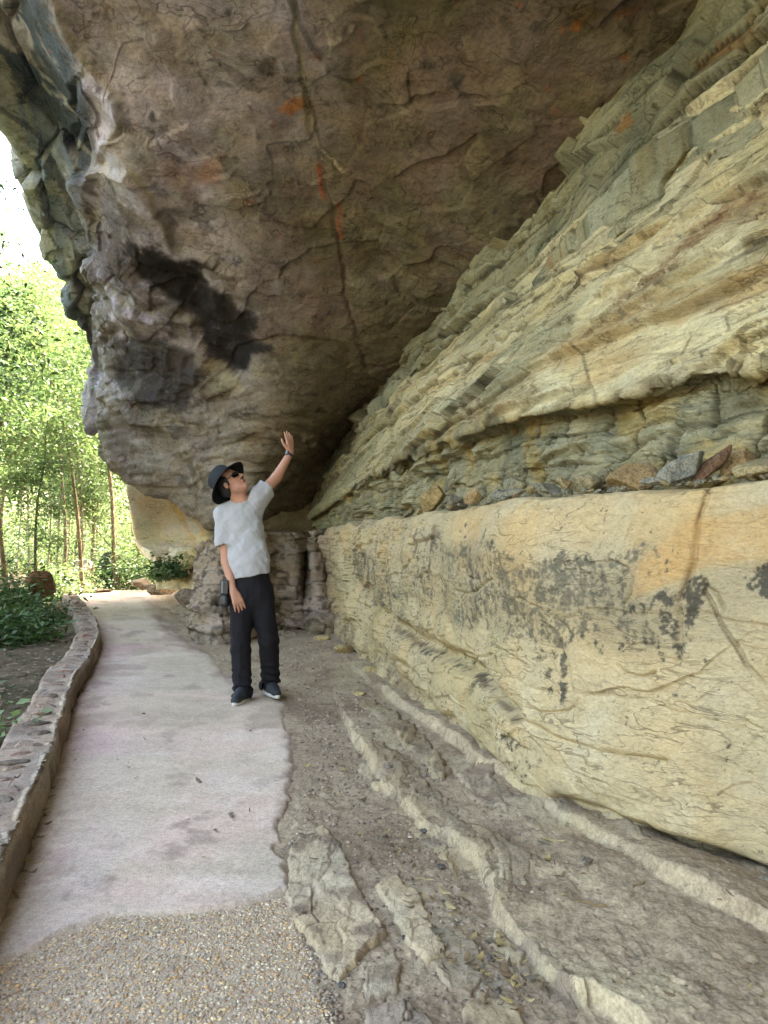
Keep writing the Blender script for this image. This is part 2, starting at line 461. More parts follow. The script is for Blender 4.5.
d += .03*fc*(.10 + .65*np.clip(sst(600, 690, py)*sst(760, 560, px) + rough_far, 0, 1))
fc2, ed2 = facets(aniso(S, .5, 1, 1), 9, 12, .7)
d += .013*fc2*(.25 + .95*np.clip(rough_far + sst(640, 700, py)*sst(640, 480, px), 0, 1))
d -= .012*sst(.07, 0, ed2)*(.2+.8*rough_far)*sst(-.2, .3, fbm(S, 2.2, 2, 40))
# undercut running down from the left, crevice at the foot on the right
def groove(line, w, amp, px=None, py=None, wob=3):
    X, Y_ = globals()['px'], globals()['py']
    dd, sg = line_d(X + wob*wobble[0], Y_ + wob*wobble[1], line)
    return amp*np.exp(-(dd/w)**2), dd, sg
wobble = (fbm(S, 7, 3, 21), fbm(S, 7, 3, 22))
for ln, w, a in [([(398, 628), (418, 642), (445, 655), (475, 672), (497, 700), (520, 716)], 7, -.10),
                 ([(520, 716), (560, 738), (600, 752), (660, 762)], 4, -.02),
                 ([(636, 836), (665, 848), (700, 858), (735, 872), (768, 886), (900, 930)], 8, -.16),
                 ([(555, 800), (600, 815), (640, 830)], 5, -.05),
                 ([(325, 535), (326, 560), (333, 590), (338, 615)], 4, -.10),
                 ([(345, 545), (352, 575), (372, 600), (398, 628)], 5, -.05),
                 ([(415, 540), (412, 575), (408, 600), (420, 640)], 3, -.03),
                 ([(448, 520), (437, 545), (436, 600), (450, 640)], 3, -.02),
                 ([(708, 488), (697, 520), (694, 560), (680, 600), (674, 660)], 3, -.018),
                 ([(704, 590), (722, 625), (745, 665), (768, 690)], 2, -.02),
                 ([(380, 655), (420, 700), (460, 735), (500, 770)], 5, -.04),
                 ([(560, 640), (570, 690), (562, 730)], 2.5, -.012),
                                  ([(470, 660), (540, 690), (640, 700), (768, 742)], 2, -.006)]:
    g, _, _ = groove(ln, w, a); d += g
rs = random.Random(14)
for k in range(34):
    x, y = rs.uniform(345, 760), rs.uniform(560, 860)
    if y > np.interp(x, cols[::-1], A_py[::-1])-10 or (x > 560 and rs.random() < .5): continue
    a = rs.uniform(.1, 1.3); L = rs.uniform(15, 60); ln = [(x, y)]
    for q in range(4): x += L/4*math.cos(a); y += L/4*math.sin(a); a += rs.uniform(-.8, .8); ln.append((x, y))
    g, _, _ = groove(ln, 1.5, -rs.uniform(.008, .02)); d += g
sw, sf, sb_, sj = saw(S, 3.5, 1.3, 45, .5); d += (.07*sw + .02*saw(S, 9, 2.5, 44, .5)[0])*(.17 + .83*np.clip(rough_far + sst(610, 700, py)*sst(560, 430, px), 0, 1))
wb = (fbm(S, 2.5, 4, 26), fbm(S, 2.5, 4, 27))
def patch(poly, soft=6, wob=12, seed=None):
    m = np.zeros(px.shape); bm = box_mask(px, py, poly, wob+soft+12)
    if bm.any():
        sd = poly_sd(px[bm] + wob*(wb[0][bm] + .4*wobble[0][bm]), py[bm] + wob*(wb[1][bm] + .4*wobble[1][bm]), poly)
        m[bm] = sst(soft, -soft, sd)
    return m
scoop = patch([(500, 700), (560, 712), (620, 740), (640, 790), (590, 800), (520, 770), (470, 720), (430, 690), (440, 668)], 18, 8)
d += .03*scoop
Q2 = Q + N*d[..., None]; px, py = pix(Q2)
# pigment
mott = fbm(S, 5, 5, 31); fine = fbm(S, 26, 4, 32, gain=.65); vert = fbm(aniso(S, 1, 1, .16), 9, 4, 33); speck = fbm(S, 60, 3, 34)
yel, pale, grey, blk, org = lin(222, 206, 164), lin(226, 216, 184), lin(138, 134, 116), lin(70, 72, 68), lin(226, 190, 126)
C = yel*np.ones(Q.shape) ; 
def blend(C, c, m): return C*(1-m[..., None]) + c*m[..., None]
C = blend(C, pale, .8*sst(-.2, .5, mott)*sst(640, 760, py))
C = blend(C, lin(196, 186, 140), .6*sst(.0, .5, fbm(S, 1.7, 4, 35)))
C = blend(C, org, .45*sst(.05, .5, fbm(S, 2.6, 4, 36))*sst(700, 560, py))
gm = patch([(478, 535), (515, 562), (550, 556), (600, 555), (652, 530), (642, 560), (628, 598), (650, 610), (655, 650), (600, 652), (545, 645), (492, 640), (480, 590)], 10, 14)
gmsoft = patch([(470, 540), (515, 565), (600, 560), (645, 545), (632, 600), (640, 640), (560, 635), (490, 625)], 34, 26)
gm2 = patch([(440, 545), (478, 540), (484, 620), (470, 640), (440, 610)], 6, 9) + patch([(350, 545), (385, 560), (410, 600), (380, 610), (352, 580)], 6, 9) + patch([(408, 530), (440, 530), (438, 600), (412, 590)], 6, 9)*.8
bm_ = patch([(632, 602), (660, 590), (700, 570), (716, 590), (700, 612), (690, 640), (676, 690), (668, 640), (640, 622), (610, 618)], 6, 9) + patch([(738, 570), (768, 560), (800, 575), (768, 602), (745, 592)], 5, 7) + .7*patch([(560, 632), (640, 636), (660, 650), (600, 660)], 6, 8) + .8*patch([(488, 715), (520, 720), (545, 760), (520, 790), (495, 750)], 5, 8) + .7*patch([(560, 650), (572, 650), (570, 700), (560, 740)], 5, 5) + .7*patch([(410, 636), (470, 655), (500, 690), (490, 700), (430, 660)], 5, 6)
bm_s = patch([(600, 590), (720, 560), (780, 560), (770, 620), (700, 650), (640, 660), (600, 640)], 25, 20)
stn = .75*fbm(S, 30, 4, 140, gain=.75) + .25*fbm(aniso(S, 1, 1, .2), 26, 3, 141) + .40*fbm(aniso(S, 1, 1, .5), 7, 4, 142)
stn = stn + .35*speck
def stain(C, reg, c, k, thr=.50): return blend(C, c, k*sst(-.05, .30, stn + reg*.66 - thr))
C = blend(C, grey*1.2, np.clip(.45*gmsoft+.35*gm2+.3*bm_s, 0, .6)); C = stain(C, gm, grey*.8, .85)
C = stain(C, gm2*.9, grey*.7, .85)
C = stain(C, bm_*1.0, blk, .85)
C = blend(C, org*np.array([1.0, .98, 1.05]), .75*patch([(632, 598), (640, 560), (684, 520), (768, 502), (860, 495), (860, 540), (768, 556), (700, 568), (660, 588)], 5, 7)*(1-sst(.1, .3, fine)*.3))
for (x0, x1, y0, y1, k) in [(590, 660, 540, 640, .5), (500, 560, 560, 690, .5), (380, 430, 560, 660, .7), (430, 500, 640, 700, .5)]:
    m = sst(x0-15, x0+8, px)*sst(x1+15, x1-8, px)*sst(y0-15, y0+10, py)*sst(y1+20, y1-10, py)
    C = stain(C, k*m*.8, grey*.7, .8)
C = blend(C, grey*.6, .75*sst(.14, .32, fine*.6+.4*mott+.4*speck)*rough_far)
C = blend(C, lin(178, 150, 128), .7*sst(345, 318, px))
for ln, w in [([(398, 628), (418, 642), (445, 655), (475, 672), (497, 700), (520, 716)], 4), ([(708, 488), (697, 520), (694, 560), (680, 600)], 2), ([(704, 590), (722, 625), (745, 665), (768, 690)], 1.2), ([(438, 520), (432, 545)], 3), ([(540, 720), (600, 740), (640, 760)], .7)]:
    _, dd, _ = groove(ln, w, 0); C = blend(C, lin(118, 96, 78), .65*sst(w*1.3, w*.3, dd + 2.0*fine)*sst(-.35, .1, fbm(S, 6, 2, 39)))
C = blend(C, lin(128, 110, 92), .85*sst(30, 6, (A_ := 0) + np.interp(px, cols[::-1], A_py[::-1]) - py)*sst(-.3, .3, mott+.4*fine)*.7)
C *= (1 + .10*fine*sst(-.3, .4, mott) + .05*fbm(S, 2, 4, 143))[..., None]
dkc = 1-.35*sst(.06, .0, ed2)*np.clip(rough_far+.25, 0, 1)*sst(-.1, .3, fbm(S, 3, 3, 41)); C *= dkc[..., None]
C = np.clip(C*np.array([.56, .54, .55]), .01, .9)
m_low = rock_mat('yellow_sandstone', (.6, .6, 1.2), .5, 45, .06, True, .014, 9)
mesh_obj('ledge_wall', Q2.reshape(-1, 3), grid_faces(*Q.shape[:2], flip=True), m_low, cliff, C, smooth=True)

# ---- recess + bright face
mid = [off(B, 0, .5*rel, -.08), off(B, 0, .46*rel, .02), lerp(off(B, 0, .46*rel, .02), off(D, 0, .14*rel, -.04), .5), off(D, 0, .14*rel, -.04), off(D, 0, .06*rel, -.01), D, off(lerp(D, E, .12), 0, -.01, 0), lerp(D, E, .5), E, lerp(E, F, .12)]
mid = [near(l) for l in mid]; mid = [far(l, ((.5, .25, 0), (1.2, 1.2, 0))) for l in mid]
Q, us, vs = loft(mid, 1.4, lin_across=True)
N = grid_normals(Q); 
if N[Q.shape[0]//2, Q.shape[1]//2, 0] > 0: N = -N
px, py = pix(Q); S = sth(Q)
U = np.broadcast_to(us[:, None], Q.shape[:2])
wobble = (fbm(S, 7, 3, 51), fbm(S, 7, 3, 52)); wb = (fbm(S, 2.5, 4, 53), fbm(S, 2.5, 4, 54))
rec = sst(5.1, 4.5, U)                                # 1 in the rubble recess
Sw = S + .10*fbm(S, 2.2, 3, 55)[..., None]
# beds rise a little towards the camera
bed = Sw.copy(); bed[..., 2] = Sw[..., 2] + .04*Sw[..., 0]
fa, ea = facets(aniso(bed, .5, 1, 1.6), 3.2, 61, .55)
fb, eb = facets(aniso(bed, .7, 1, 1.3), 8.5, 62, .8)
fcb, ec = facets(aniso(bed, .8, 1, 1.2), 18, 63, .8)
bb, be = facets(aniso(bed, .28, .8, 2.6), 2.6, 64, .25)
b2, b2e = facets(aniso(bed, .22, .8, 3.4), 5.5, 65, .3)
lay = fbm(aniso(bed, .15, .4, 1), 7, 4, 66)
calm = sst(330, 250, py + .0*px) * 1.0
zone = np.clip(fbm(S, 1.1, 2, 67)*1.2+.5, 0, 1)
d = rec*(.05*fa + .016*fb + .006*fcb)
d += (1-rec)*(.004*lay + .006*fcb*zone + .006*fbm(S, 7, 4, 68))
s1, e1_, c1_ = strata(bed, 5.5, .8, 46, .5); s2_, e2_, c2_ = strata(bed, 15, 1.6, 47, .8); s3_, e3_, c3_ = strata(bed, 9, 2.6, 48, .6)
zz = sst(-.25, .35, fbm(S, 1.3, 3, 49))
bed_ = S.copy(); bed_[..., 2] += .04*S[..., 0] + .03*fbm(S, 1.1, 2, 264); w1, wf1, wc1, wj1 = saw(bed_, 2.3, .55, 250, .18, .05, .03); w2, wf2, wc2, wj2 = saw(bed_, 6.5, .9, 251, .25, .05, .08); w3, wf3, wc3, wj3 = saw(bed_, 17, 2.2, 252, .4, .03, .2)
pf, pfe = facets(aniso(bed_, .35, 1, 1.1), 2.4, 265, 1.1); pf2, pf2e = facets(aniso(bed_, .45, 1, 1.4), 6.5, 266, 1.0)
d += (1-rec)*(.05*pf + .022*pf2*(.4+zz) + .10*w1 + .05*w2*zz + .016*w3*zz - .02*sst(.02, 0, wj2)*(w2 > .25)*zz)
r1w, rf1, rc1, rj1 = saw(Sw, 7, 3.2, 253, .6); r2w, rf2, rc2, rj2 = saw(Sw, 16, 6, 254, .6)
d += rec*(.09*r1w + .035*r2w - .04*sst(.06, 0, rj1))
# the jutting slabs: wedge-shaped proud beds with dark undersides
def wedge(line, w_up, amp, w_dn=2.2):
    """proud bed whose lower edge follows the line; fades upwards"""
    dd, sg = line_d(px + 5*wb[0], py + 5*wb[1], line)
    L = np.array(line); W_ = (L[:, 0].max()-L[:, 0].min())*.35; inx = sst(L[:, 0].min()-2, L[:, 0].min()+W_, px+6*wobble[1])*sst(L[:, 0].max()+2, L[:, 0].max()-W_, px+6*wobble[1])
    up = sg < 0
    return inx*np.where(up, amp*np.exp(-(dd/w_up)), amp*np.exp(-(dd/w_dn)**2))
for ln, w, a in [([(470, 424), (520, 412), (560, 399), (600, 380)], 24, .07), ([(570, 410), (640, 397), (700, 372), (768, 340), (980, 280)], 34, .05),
                 ([(596, 305), (622, 298), (664, 272)], 8, .07), ([(640, 275), (690, 232), (735, 200), (768, 184), (900, 130)], 14, .08),
                 ([(384, 402), (410, 395), (440, 380)], 12, .06), ([(405, 480), (440, 462), (480, 440)], 14, .08), ([(600, 330), (660, 300), (720, 270), (768, 240)], 12, .05),
                 ([(430, 380), (500, 345), (560, 310), (620, 262), (700, 190)], 10, .03), ([(700, 400), (740, 385), (800, 360)], 12, .07), ([(520, 470), (560, 455), (610, 440)], 10, .05)]:
    d += wedge(ln, w, a)
rs = random.Random(24)
for k in range(46):
    x, y = rs.uniform(380, 768), rs.uniform(100, 440); yE = np.interp(x, cols[::-1], E_py[::-1])
    if y < yE+12: continue
    a = math.atan2(y-540, x-180) + rs.uniform(-.05, .12); L = rs.uniform(25, 110)*(1 if rs.random() < .7 else .5); ln = [(x, y)]
    for q in range(4): x += L/4*math.cos(a); y += L/4*math.sin(a); a += rs.uniform(-.35, .35); ln.append((x, y))
    dd, sg = line_d(px + 3*wobble[0], py + 3*wobble[1], ln); d += np.where(sg > 0, -1, .2)*rs.uniform(.012, .035)*np.exp(-dd/rs.uniform(3, 9))
Q2 = Q + N*d[..., None]; px, py = pix(Q2)
crk = fbm(aniso(bed, .25, .5, 1.6), 7, 4, 79, ridge=True)
mott = fbm(S, 4, 5, 71); fine = fbm(S, 24, 4, 72, gain=.65); speck = fbm(S, 60, 3, 73)
C = lin(214, 202, 164)*np.ones(Q.shape)
C = blend(C, lin(190, 178, 135), sst(-.1, .5, mott)*.7)
C = blend(C, lin(222, 208, 162), sst(.0, .5, fbm(aniso(bed, .3, 1, 1), 3, 4, 74))*.8)
C = blend(C, lin(172, 140, 92), .55*sst(.1, .4, fbm(aniso(bed, .2, .6, 1.4), 4, 4, 75)))
C = blend(C, lin(150, 150, 120), .6*sst(.15, .45, fbm(aniso(bed, .3, .6, 1.2), 2.3, 4, 76)))
C = C*(1+.16*(wc1-.5)+.12*(wc2-.5))[..., None]
bid = np.modf((bb*31.7))[0]
C = C*(1+.10*np.sign(bid)*np.abs(bid))[..., None]
for poly, c, k in [([(596, 308), (622, 292), (664, 264), (690, 228), (740, 190), (768, 178), (768, 200), (735, 212), (700, 240), (668, 280), (625, 300)], lin(128, 92, 66), .7),
                   ([(405, 448), (470, 400), (485, 415), (480, 425), (430, 450), (405, 470)], lin(170, 132, 88), .6), ([(560, 345), (620, 300), (640, 320), (560, 370)], lin(180, 148, 100), .5),
                   ([(505, 420), (560, 412), (550, 440), (515, 445)], lin(196, 160, 84), .7), ([(484, 420), (486, 400), (530, 370), (545, 395)], lin(160, 142, 108), .8)]:
    C = blend(C, c, k*patch(poly, 5, 9)*sst(-.4, .2, fine+.3*speck))
rc = lin(162, 156, 126)*(1 + .4*(rc1-.5) + .25*(rc2-.5))[..., None]
rc = blend(rc, lin(112, 116, 98), .6*sst(.0, .4, fbm(S, 3, 4, 77))); rc = blend(rc, lin(196, 168, 100), .5*sst(.15, .4, fbm(S, 3.5, 4, 78)))
C = blend(C, rc, np.clip(rec + .75*sst(400, 440, py)*sst(360, 420, px)*(U < 6.5), 0, 1))
C = blend(C, lin(140, 138, 104), .85*sst(350, 320, px)); C = blend(C, lin(120, 100, 76), .6*sst(.55, .75, crk)*(1-rec)*sst(-.2, .3, fbm(S, 2, 2, 80)))
dj = (1-rec)*(.7*sst(.88, .96, wf2)*sst(-.1, .3, zz-.3+fbm(S, 3, 2, 260)) + .7*sst(.95, .985, wf1)*sst(-.3, .1, fbm(S, 2, 2, 261)) + .5*sst(.82, .95, wf3)*sst(0, .3, fbm(S, 2.4, 3, 262)) + .5*sst(.03, .005, wj2)*zz*sst(0, .2, fbm(S, 3, 2, 263))) + rec*(.6*sst(.88, .98, rf1)+.5*sst(.07, .01, rj1)+.3*sst(.85, .97, rf2))  # joints coloured darker: dirt, plus painted shade of crevices and undersides
dj = dj + (1-rec)*(.5*sst(.035, .008, pf2e)*sst(-.2, .2, fbm(S, 2.5, 2, 267)) + .5*sst(.02, .005, pfe)) + .55*sst(.30, .42, fbm(aniso(bed_, .35, .6, 1.5), 24, 3, 268, gain=.6))*sst(-.1, .3, fbm(S, 1.8, 3, 269))  # last term: specks that paint the small shadows of chips into the colour
C *= (1+.12*np.modf(pf*7.7)[0]+.08*np.modf(pf2*5.3)[0]*(1-rec))[..., None]
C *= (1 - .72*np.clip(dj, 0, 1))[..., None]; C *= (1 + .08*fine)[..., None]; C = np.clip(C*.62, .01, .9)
m_mid = rock_mat('banded_sandstone', (.4, .8, 1.5), .5, 36, .07, True, .015, 10)
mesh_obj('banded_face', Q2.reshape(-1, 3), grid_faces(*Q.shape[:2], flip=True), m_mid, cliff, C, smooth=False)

# ---- shale band under the ceiling
sh = [off(lerp(D, E, .8), 0, .35, -.1), off(lerp(D, E, .96), 0, .04, 0), off(E, 0, .10*rel, .0), lerp(off(E, 0, .12*rel, 0), F, .5), F, off(F, 0, .12, .22), off(F, 0, .9, 1.3)]
sh = [near(l) for l in sh]; sh = [far(l, ((.5, .25, 0), (1.2, 1.2, 0))) for l in sh]
Q, us, vs = loft(sh, 1.4, lin_across=True)
N = grid_normals(Q)
if N[Q.shape[0]//2, Q.shape[1]//2, 0] > 0: N = -N
px, py = pix(Q); S = sth(Q); wobble = (fbm(S, 5, 3, 81), fbm(S, 5, 3, 82)); wb = (fbm(S, 2, 4, 83), fbm(S, 2, 4, 84))
Sw = S + .08*fbm(S, 2, 3, 85)[..., None]
fa, ea = facets(aniso(Sw, .45, 1, 1.2), 1.7, 86, .9); fb, eb = facets(aniso(Sw, .5, 1, 1.5), 4.4, 87, .7); fcb, ec = facets(aniso(Sw, .8, 1, 1.2), 14, 88, .8)
t1_, tf1, tc1, tj1 = saw(S, 2.6, 1.0, 95, .25, .12, .10); t2_, tf2, tc2, tj2 = saw(S, 6.5, 2.4, 96, .3, .1, .24); fd_ = sst(320, 360, px)
d = (.16*t1_ + .06*t2_ + .12*fa + .05*fb - .05*sst(.05, 0, tj1)*(t1_ > .3))*(.35+.65*fd_)
d += .05*fbm(S, 1, 3, 89)
Q2 = Q + N*d[..., None]; px, py = pix(Q2)
fine = fbm(S, 22, 4, 90, gain=.65)
C = lin(160, 158, 132)*(1 + .35*(tc1-.5) + .3*(tc2-.5) + .1*np.modf(fb*9.7)[0])[..., None]
C = blend(C, lin(100, 106, 88), .6*sst(0, .4, fbm(S, 2.2, 4, 91)))
C = blend(C, lin(156, 110, 58), .7*sst(-.4, .2, fine)[...]*np.clip(patch([(688, 62), (720, 40), (768, 18), (768, 34), (720, 60), (692, 76)], 4, 6)*.8 + patch([(610, 130), (628, 112), (634, 122), (618, 138)], 3, 4) + patch([(540, 262), (556, 246), (566, 252), (548, 270)], 3, 4), 0, 1))
C = blend(C, lin(128, 104, 50), .5*sst(.2, .42, fbm(S, 3, 4, 92)))
C *= (1-.7*np.clip(.8*sst(.92, .98, tf1)+.6*sst(.90, .98, tf2)+.6*sst(.04, 0, tj2)+.6*sst(.03, 0, tj1), 0, 1))[..., None]; C *= (1+.10*fine)[..., None]; C = np.clip(C*.66, .01, .9)
m_sh = rock_mat('greenish_shale', (.6, .8, 1.3), .5, 30, .07, True, .02, 7)
mesh_obj('shale_band', Q2.reshape(-1, 3), grid_faces(*Q.shape[:2], flip=True), m_sh, cliff, C, smooth=False)

# ---- the ceiling: underside, outer face and the mass above
def wl(s, t, h): return np.array([Wp(a, b, c) for a, b, c in zip(s, t, h)])
Fc = off(F, 0, .1*rel+.02, .03)
Gl = wl([2.5, 3.4, 4.2, 5.2, 6.2, 7.5, 9, 10, 10.8, 11.2], [1.6]*6+[1.5, 1.35, 1.1, .87], [3.7, 3.7, 3.65, 3.6, 3.5, 3.2, 2.6, 1.85, .95, .21])
Hl = wl([2.5, 3.5, 4.5, 5.5, 6.7, 8, 9.5, 10.8, 11.8, 12.4], [.5]*6+[.45, .38, .28, .16], [3.9, 3.9, 3.9, 3.85, 3.75, 3.45, 2.95, 2.3, 1.3, .46])
Il = wl([2.5, 3.5, 4.5, 5.7, 7, 8.4, 9.9, 11.2, 12.2, 12.9], [-.35, -.35, -.35, -.38, -.42, -.5, -.6, -.68, -.75, -.8], [4.05, 4.05, 4.0, 3.95, 3.85, 3.65, 3.25, 2.7, 1.85, 1.0])
K = np.array([Wp(2.5, -1.1, 4.25), Wp(3.8, -1.1, 4.2), P(45, 0, 5.6), P(75, 60, 6.2), P(95, 112, 7), P(99, 170, 8), P(93, 230, 9.1), P(100, 300, 10.5), P(96, 395, 12), P(103, 450, 12.6)])
O = np.array([Wp(2.5, -2.5, 5.3), Wp(3.8, -2.5, 5.2), P(-100, -70, 6.0), P(-45, 45, 7), P(2, 140, 8.5), P(27, 205, 9.7), P(52, 262, 10.7), P(69, 312, 11.5), P(88, 375, 12.2), P(86, 432, 12.7)])
Nn = off(lerp(K, O, .5), 0, .12, .15)
far_c = ((1.0, .2, .35), (2.6, .8, 1.3), (6, 2.5, 3))
far_o = ((.6, .5, .5), (1.6, 1.6, 1.6), (4, 4, 3.5))
def nc(L): return near(L, ((-9, 0, .2), (-3, 0, .1), (.2, 0, 0)))
cl = [nc(off(Fc, 0, .8, .35)), nc(Fc), nc(Gl), nc(Hl), nc(Il), nc(K), nc(Nn), nc(O)]
cl = [far(l, far_o if i > 4 else far_c) for i, l in enumerate(cl)]
T1 = off(cl[-1], 0, .05, .9); T2 = off(cl[-1], 0, .9, 2.6); T3 = off(cl[-1], 0, 3.5, 5.0); T4 = off(cl[-1], 0, 14, 7)
T5 = off(cl[-1], 0, 30, 7)
cl += [T1, T2, T3, T4, T5]
Q, us, vs = loft(cl, 1.7, maxu=8)
N = grid_normals(Q)
iu = np.argmin(abs(us-3)); iv = np.argmin(abs(vs-7))
if N[iu, iv, 2] > 0: N = -N
px, py = pix(Q); S = sth(Q); U = np.broadcast_to(us[:, None], Q.shape[:2])
wobble = (fbm(S, 5, 3, 101), fbm(S, 5, 3, 102)); wb = (fbm(S, 1.6, 4, 103), fbm(S, 1.6, 4, 104))
outer = sst(4.7, 5.3, U)
lowb = sst(330, 430, py)*(1-outer)
d = .13*fbm(S, .55, 3, 105) + .05*fbm(S, 1.8, 4, 106) + .012*fbm(S, 7, 4, 107)
fl, fe = facets(aniso(S+.2*fbm(S, 1.1, 3, 108)[..., None], .6, .7, 2.5), 1.5, 109, .12); d += .040*fl + .03*saw(S, 3.2, .7, 131, .8)[0]*sst(330, 420, py)
f2, f2e = facets(aniso(S+.1*fbm(S, 2.1, 3, 110)[..., None], .7, .9, 2.5), 4.2, 111, .15); d += .009*f2*sst(-.3, .4, fbm(S, .8, 2, 118))
lam = fbm(aniso(S, .25, .3, 2.2), 6, 4, 112); d += lowb*.04*lam
scal = fbm(aniso(S + .5*fbm(S, .7, 2, 114)[..., None], .5, 1, 1), 1.1, 3, 113, ridge=True)
d += .14*scal*sst(290, 200, px)*sst(230, 300, py)*(1-outer)
fo, foe = facets(aniso(S+.2*fbm(S, 1.1, 3, 115)[..., None], .45, 1, 1), 1.3, 116, .6); oa = outer*sst(400, 300, py); d += oa*.14*fo - oa*.06*sst(.08, 0, foe) + outer*.03*fo
fo2, _ = facets(S, 4, 117, .6); d += .05*fo2*sst(150, 90, px)*sst(240, 300, py)*sst(420, 380, py)
def ridge(line, w, amp, one=0):
    global d
    dd, sg = line_d(px + 4*wobble[0], py + 4*wobble[1], line)
    g = np.exp(-(dd/w)**2)
    if one: g = np.where(sg*one > 0, np.exp(-dd/(w*4)), g)
    d = d + amp*g
ridge([(50, -10), (75, 50), (117, 95), (122, 118), (100, 160), (97, 200)], 5, .06, 1)
ridge([(100, 170), (130, 170), (160, 215), (172, 245), (215, 262)], 5, .09, 1)
ridge([(95, 260), (110, 286), (125, 306), (190, 321), (210, 356), (245, 390)], 6, .13, 1)
ridge([(130, 245), (165, 262), (200, 270), (225, 290), (255, 321), (272, 348)], 6, .06, -1)
ridge([(100, 385), (150, 395), (200, 420), (250, 430), (300, 440)], 5, .05, 1)
ridge([(295, -5), (300, 60), (312, 130), (326, 180), (340, 250), (346, 300), (366, 370)], 2.5, -.022)
ridge([(190, 360), (215, 352), (240, 372), (232, 398), (205, 400)], 6, -.05)
ridge([(90, 262), (76, 272), (60, 284)], 4, -.12); ridge([(95, 252), (84, 230), (70, 190), (50, 150)], 5, -.08); ridge([(96, 300), (82, 330), (86, 362)], 4, -.10); ridge([(118, 330), (100, 345), (95, 372)], 4, -.08)
# thin flaky edges on the underside
rs = random.Random(4)
for k in range(26):
    x, y = rs.uniform(110, 600), rs.uniform(-10, 330)
    if x > 560 - y*.9: continue
    a = rs.uniform(-.3, 1.2); L = rs.uniform(12, 45); ln = [(x, y)]
    for q in range(3): x += L/3*math.cos(a); y += L/3*math.sin(a); a += rs.uniform(-.7, .7); ln.append((x, y))
    ridge(ln, 1.8, .022, rs.choice((-1, 1)))
Q2 = Q + N*d[..., None]; px, py = pix(Q2)
mott = fbm(S, 2.2, 5, 121); fine = fbm(S + .15*fbm(S, 4, 3, 119)[..., None], 9, 4, 122, gain=.55); speck = fbm(S, 30, 2, 123); fz_ = sst(-.25, .35, fbm(S, 1.4, 3, 128))
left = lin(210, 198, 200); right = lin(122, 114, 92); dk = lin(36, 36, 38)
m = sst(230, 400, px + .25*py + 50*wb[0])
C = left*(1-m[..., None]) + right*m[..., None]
C = blend(C, lin(176, 166, 142), .55*sst(-.05, .4, mott)*(1-m) + .25*sst(.1, .4, mott)*m)
C = blend(C, lin(130, 112, 108), .5*sst(.05, .4, fbm(S, 1.5, 5, 124)))
C = blend(C, lin(150, 138, 118), .8*lowb)
C = blend(C, lin(92, 82, 66), .5*sst(0, .3, lam)*lowb)
of = lin(130, 136, 138)*np.ones(Q.shape); of = blend(of, lin(172, 168, 152), sst(.05, .35, fbm(aniso(S, .5, 1, .5), 1.6, 4, 125))); of = blend(of, lin(62, 68, 72), .8*sst(.0, .3, fbm(aniso(S, .5, 1, .5), 1.3, 4, 126)))
C = blend(C, of, outer*sst(400, 310, py))
patches = [
 ([(130, 245), (165, 258), (200, 266), (210, 285), (222, 296), (256, 321), (250, 332), (275, 348), (250, 352), (248, 368), (222, 364), (208, 346), (196, 322), (180, 305), (150, 290), (128, 264)], dk, .95, 4, 7),
 ([(120, 341), (160, 335), (188, 350), (200, 372), (190, 405), (160, 412), (130, 395), (118, 370)], dk*1.6, .8, 6, 9),
 ([(96, 205), (130, 225), (150, 262), (190, 310), (200, 335), (150, 318), (110, 290), (96, 260)], lin(84, 76, 72), .7, 8, 9),
 ([(0, -20), (40, -10), (62, 40), (90, 105), (95, 160), (80, 150), (40, 90), (0, 60)], lin(58, 70, 76), .75, 6, 8),
 ([(0, 60), (14, 80), (40, 180), (60, 260), (48, 262), (0, 140)], lin(176, 172, 150), .8, 4, 6),
 ([(52, 150), (64, 160), (80, 215), (92, 240), (80, 250), (60, 200)], lin(172, 172, 168), .7, 5, 8),
 ([(62, 282), (95, 262), (98, 275), (92, 320), (80, 310)], lin(150, 140, 128), .7, 4, 5), ([(90, 322), (118, 320), (118, 362), (95, 372)], lin(168, 156, 140), .6, 3, 7),
 ([(197, 366), (214, 356), (235, 370), (236, 392), (212, 398)], lin(168, 156, 118), .8, 5, 5), ([(148, 410), (180, 405), (185, 425), (160, 432)], lin(160, 148, 118), .6, 5, 5),
 ([(276, 110), (290, 98), (305, 96), (306, 104), (290, 116)], lin(196, 122, 50), .75, 3, 4), ([(206, 160), (222, 160), (220, 184), (200, 182), (196, 172)], lin(190, 128, 80), .6, 5, 6),
 ([(572, 20), (584, 18), (578, 32), (570, 30)], lin(206, 140, 80), .8, 2, 2), ([(560, 8), (598, 2), (604, 14), (580, 26)], lin(118, 98, 64), .6, 3, 3),
 ([(330, 70), (350, 60), (356, 82), (344, 92)], lin(60, 52, 38), .6, 5, 5), ([(255, 60), (275, 58), (272, 76), (258, 74)], lin(66, 58, 46), .7, 4, 5), ([(240, 160), (300, 170), (320, 240), (290, 250), (255, 200)], lin(82, 72, 52), .55, 12, 14),
 ([(205, 130), (250, 110), (245, 180), (262, 220), (235, 215)], lin(160, 150, 112), .45, 10, 12), ([(230, 10), (262, 40), (240, 70), (205, 50), (200, 20)], lin(140, 132, 98), .4, 10, 12),
 ([(160, 150), (200, 165), (190, 205), (165, 190)], lin(146, 104, 92), .5, 8, 9)]
for poly, c, k, so, wo in patches: C = blend(C, c, k*patch(poly, so, wo)*sst(-.95, -.35, fine))
def streak(line, w, c, k):
    global C
    dd, sg = line_d(px + 4*wobble[0], py + 4*wobble[1], line); C = blend(C, c, k*sst(w*1.6, w*.4, dd)*sst(-.6, 0, fine))
cream = lin(176, 166, 132)
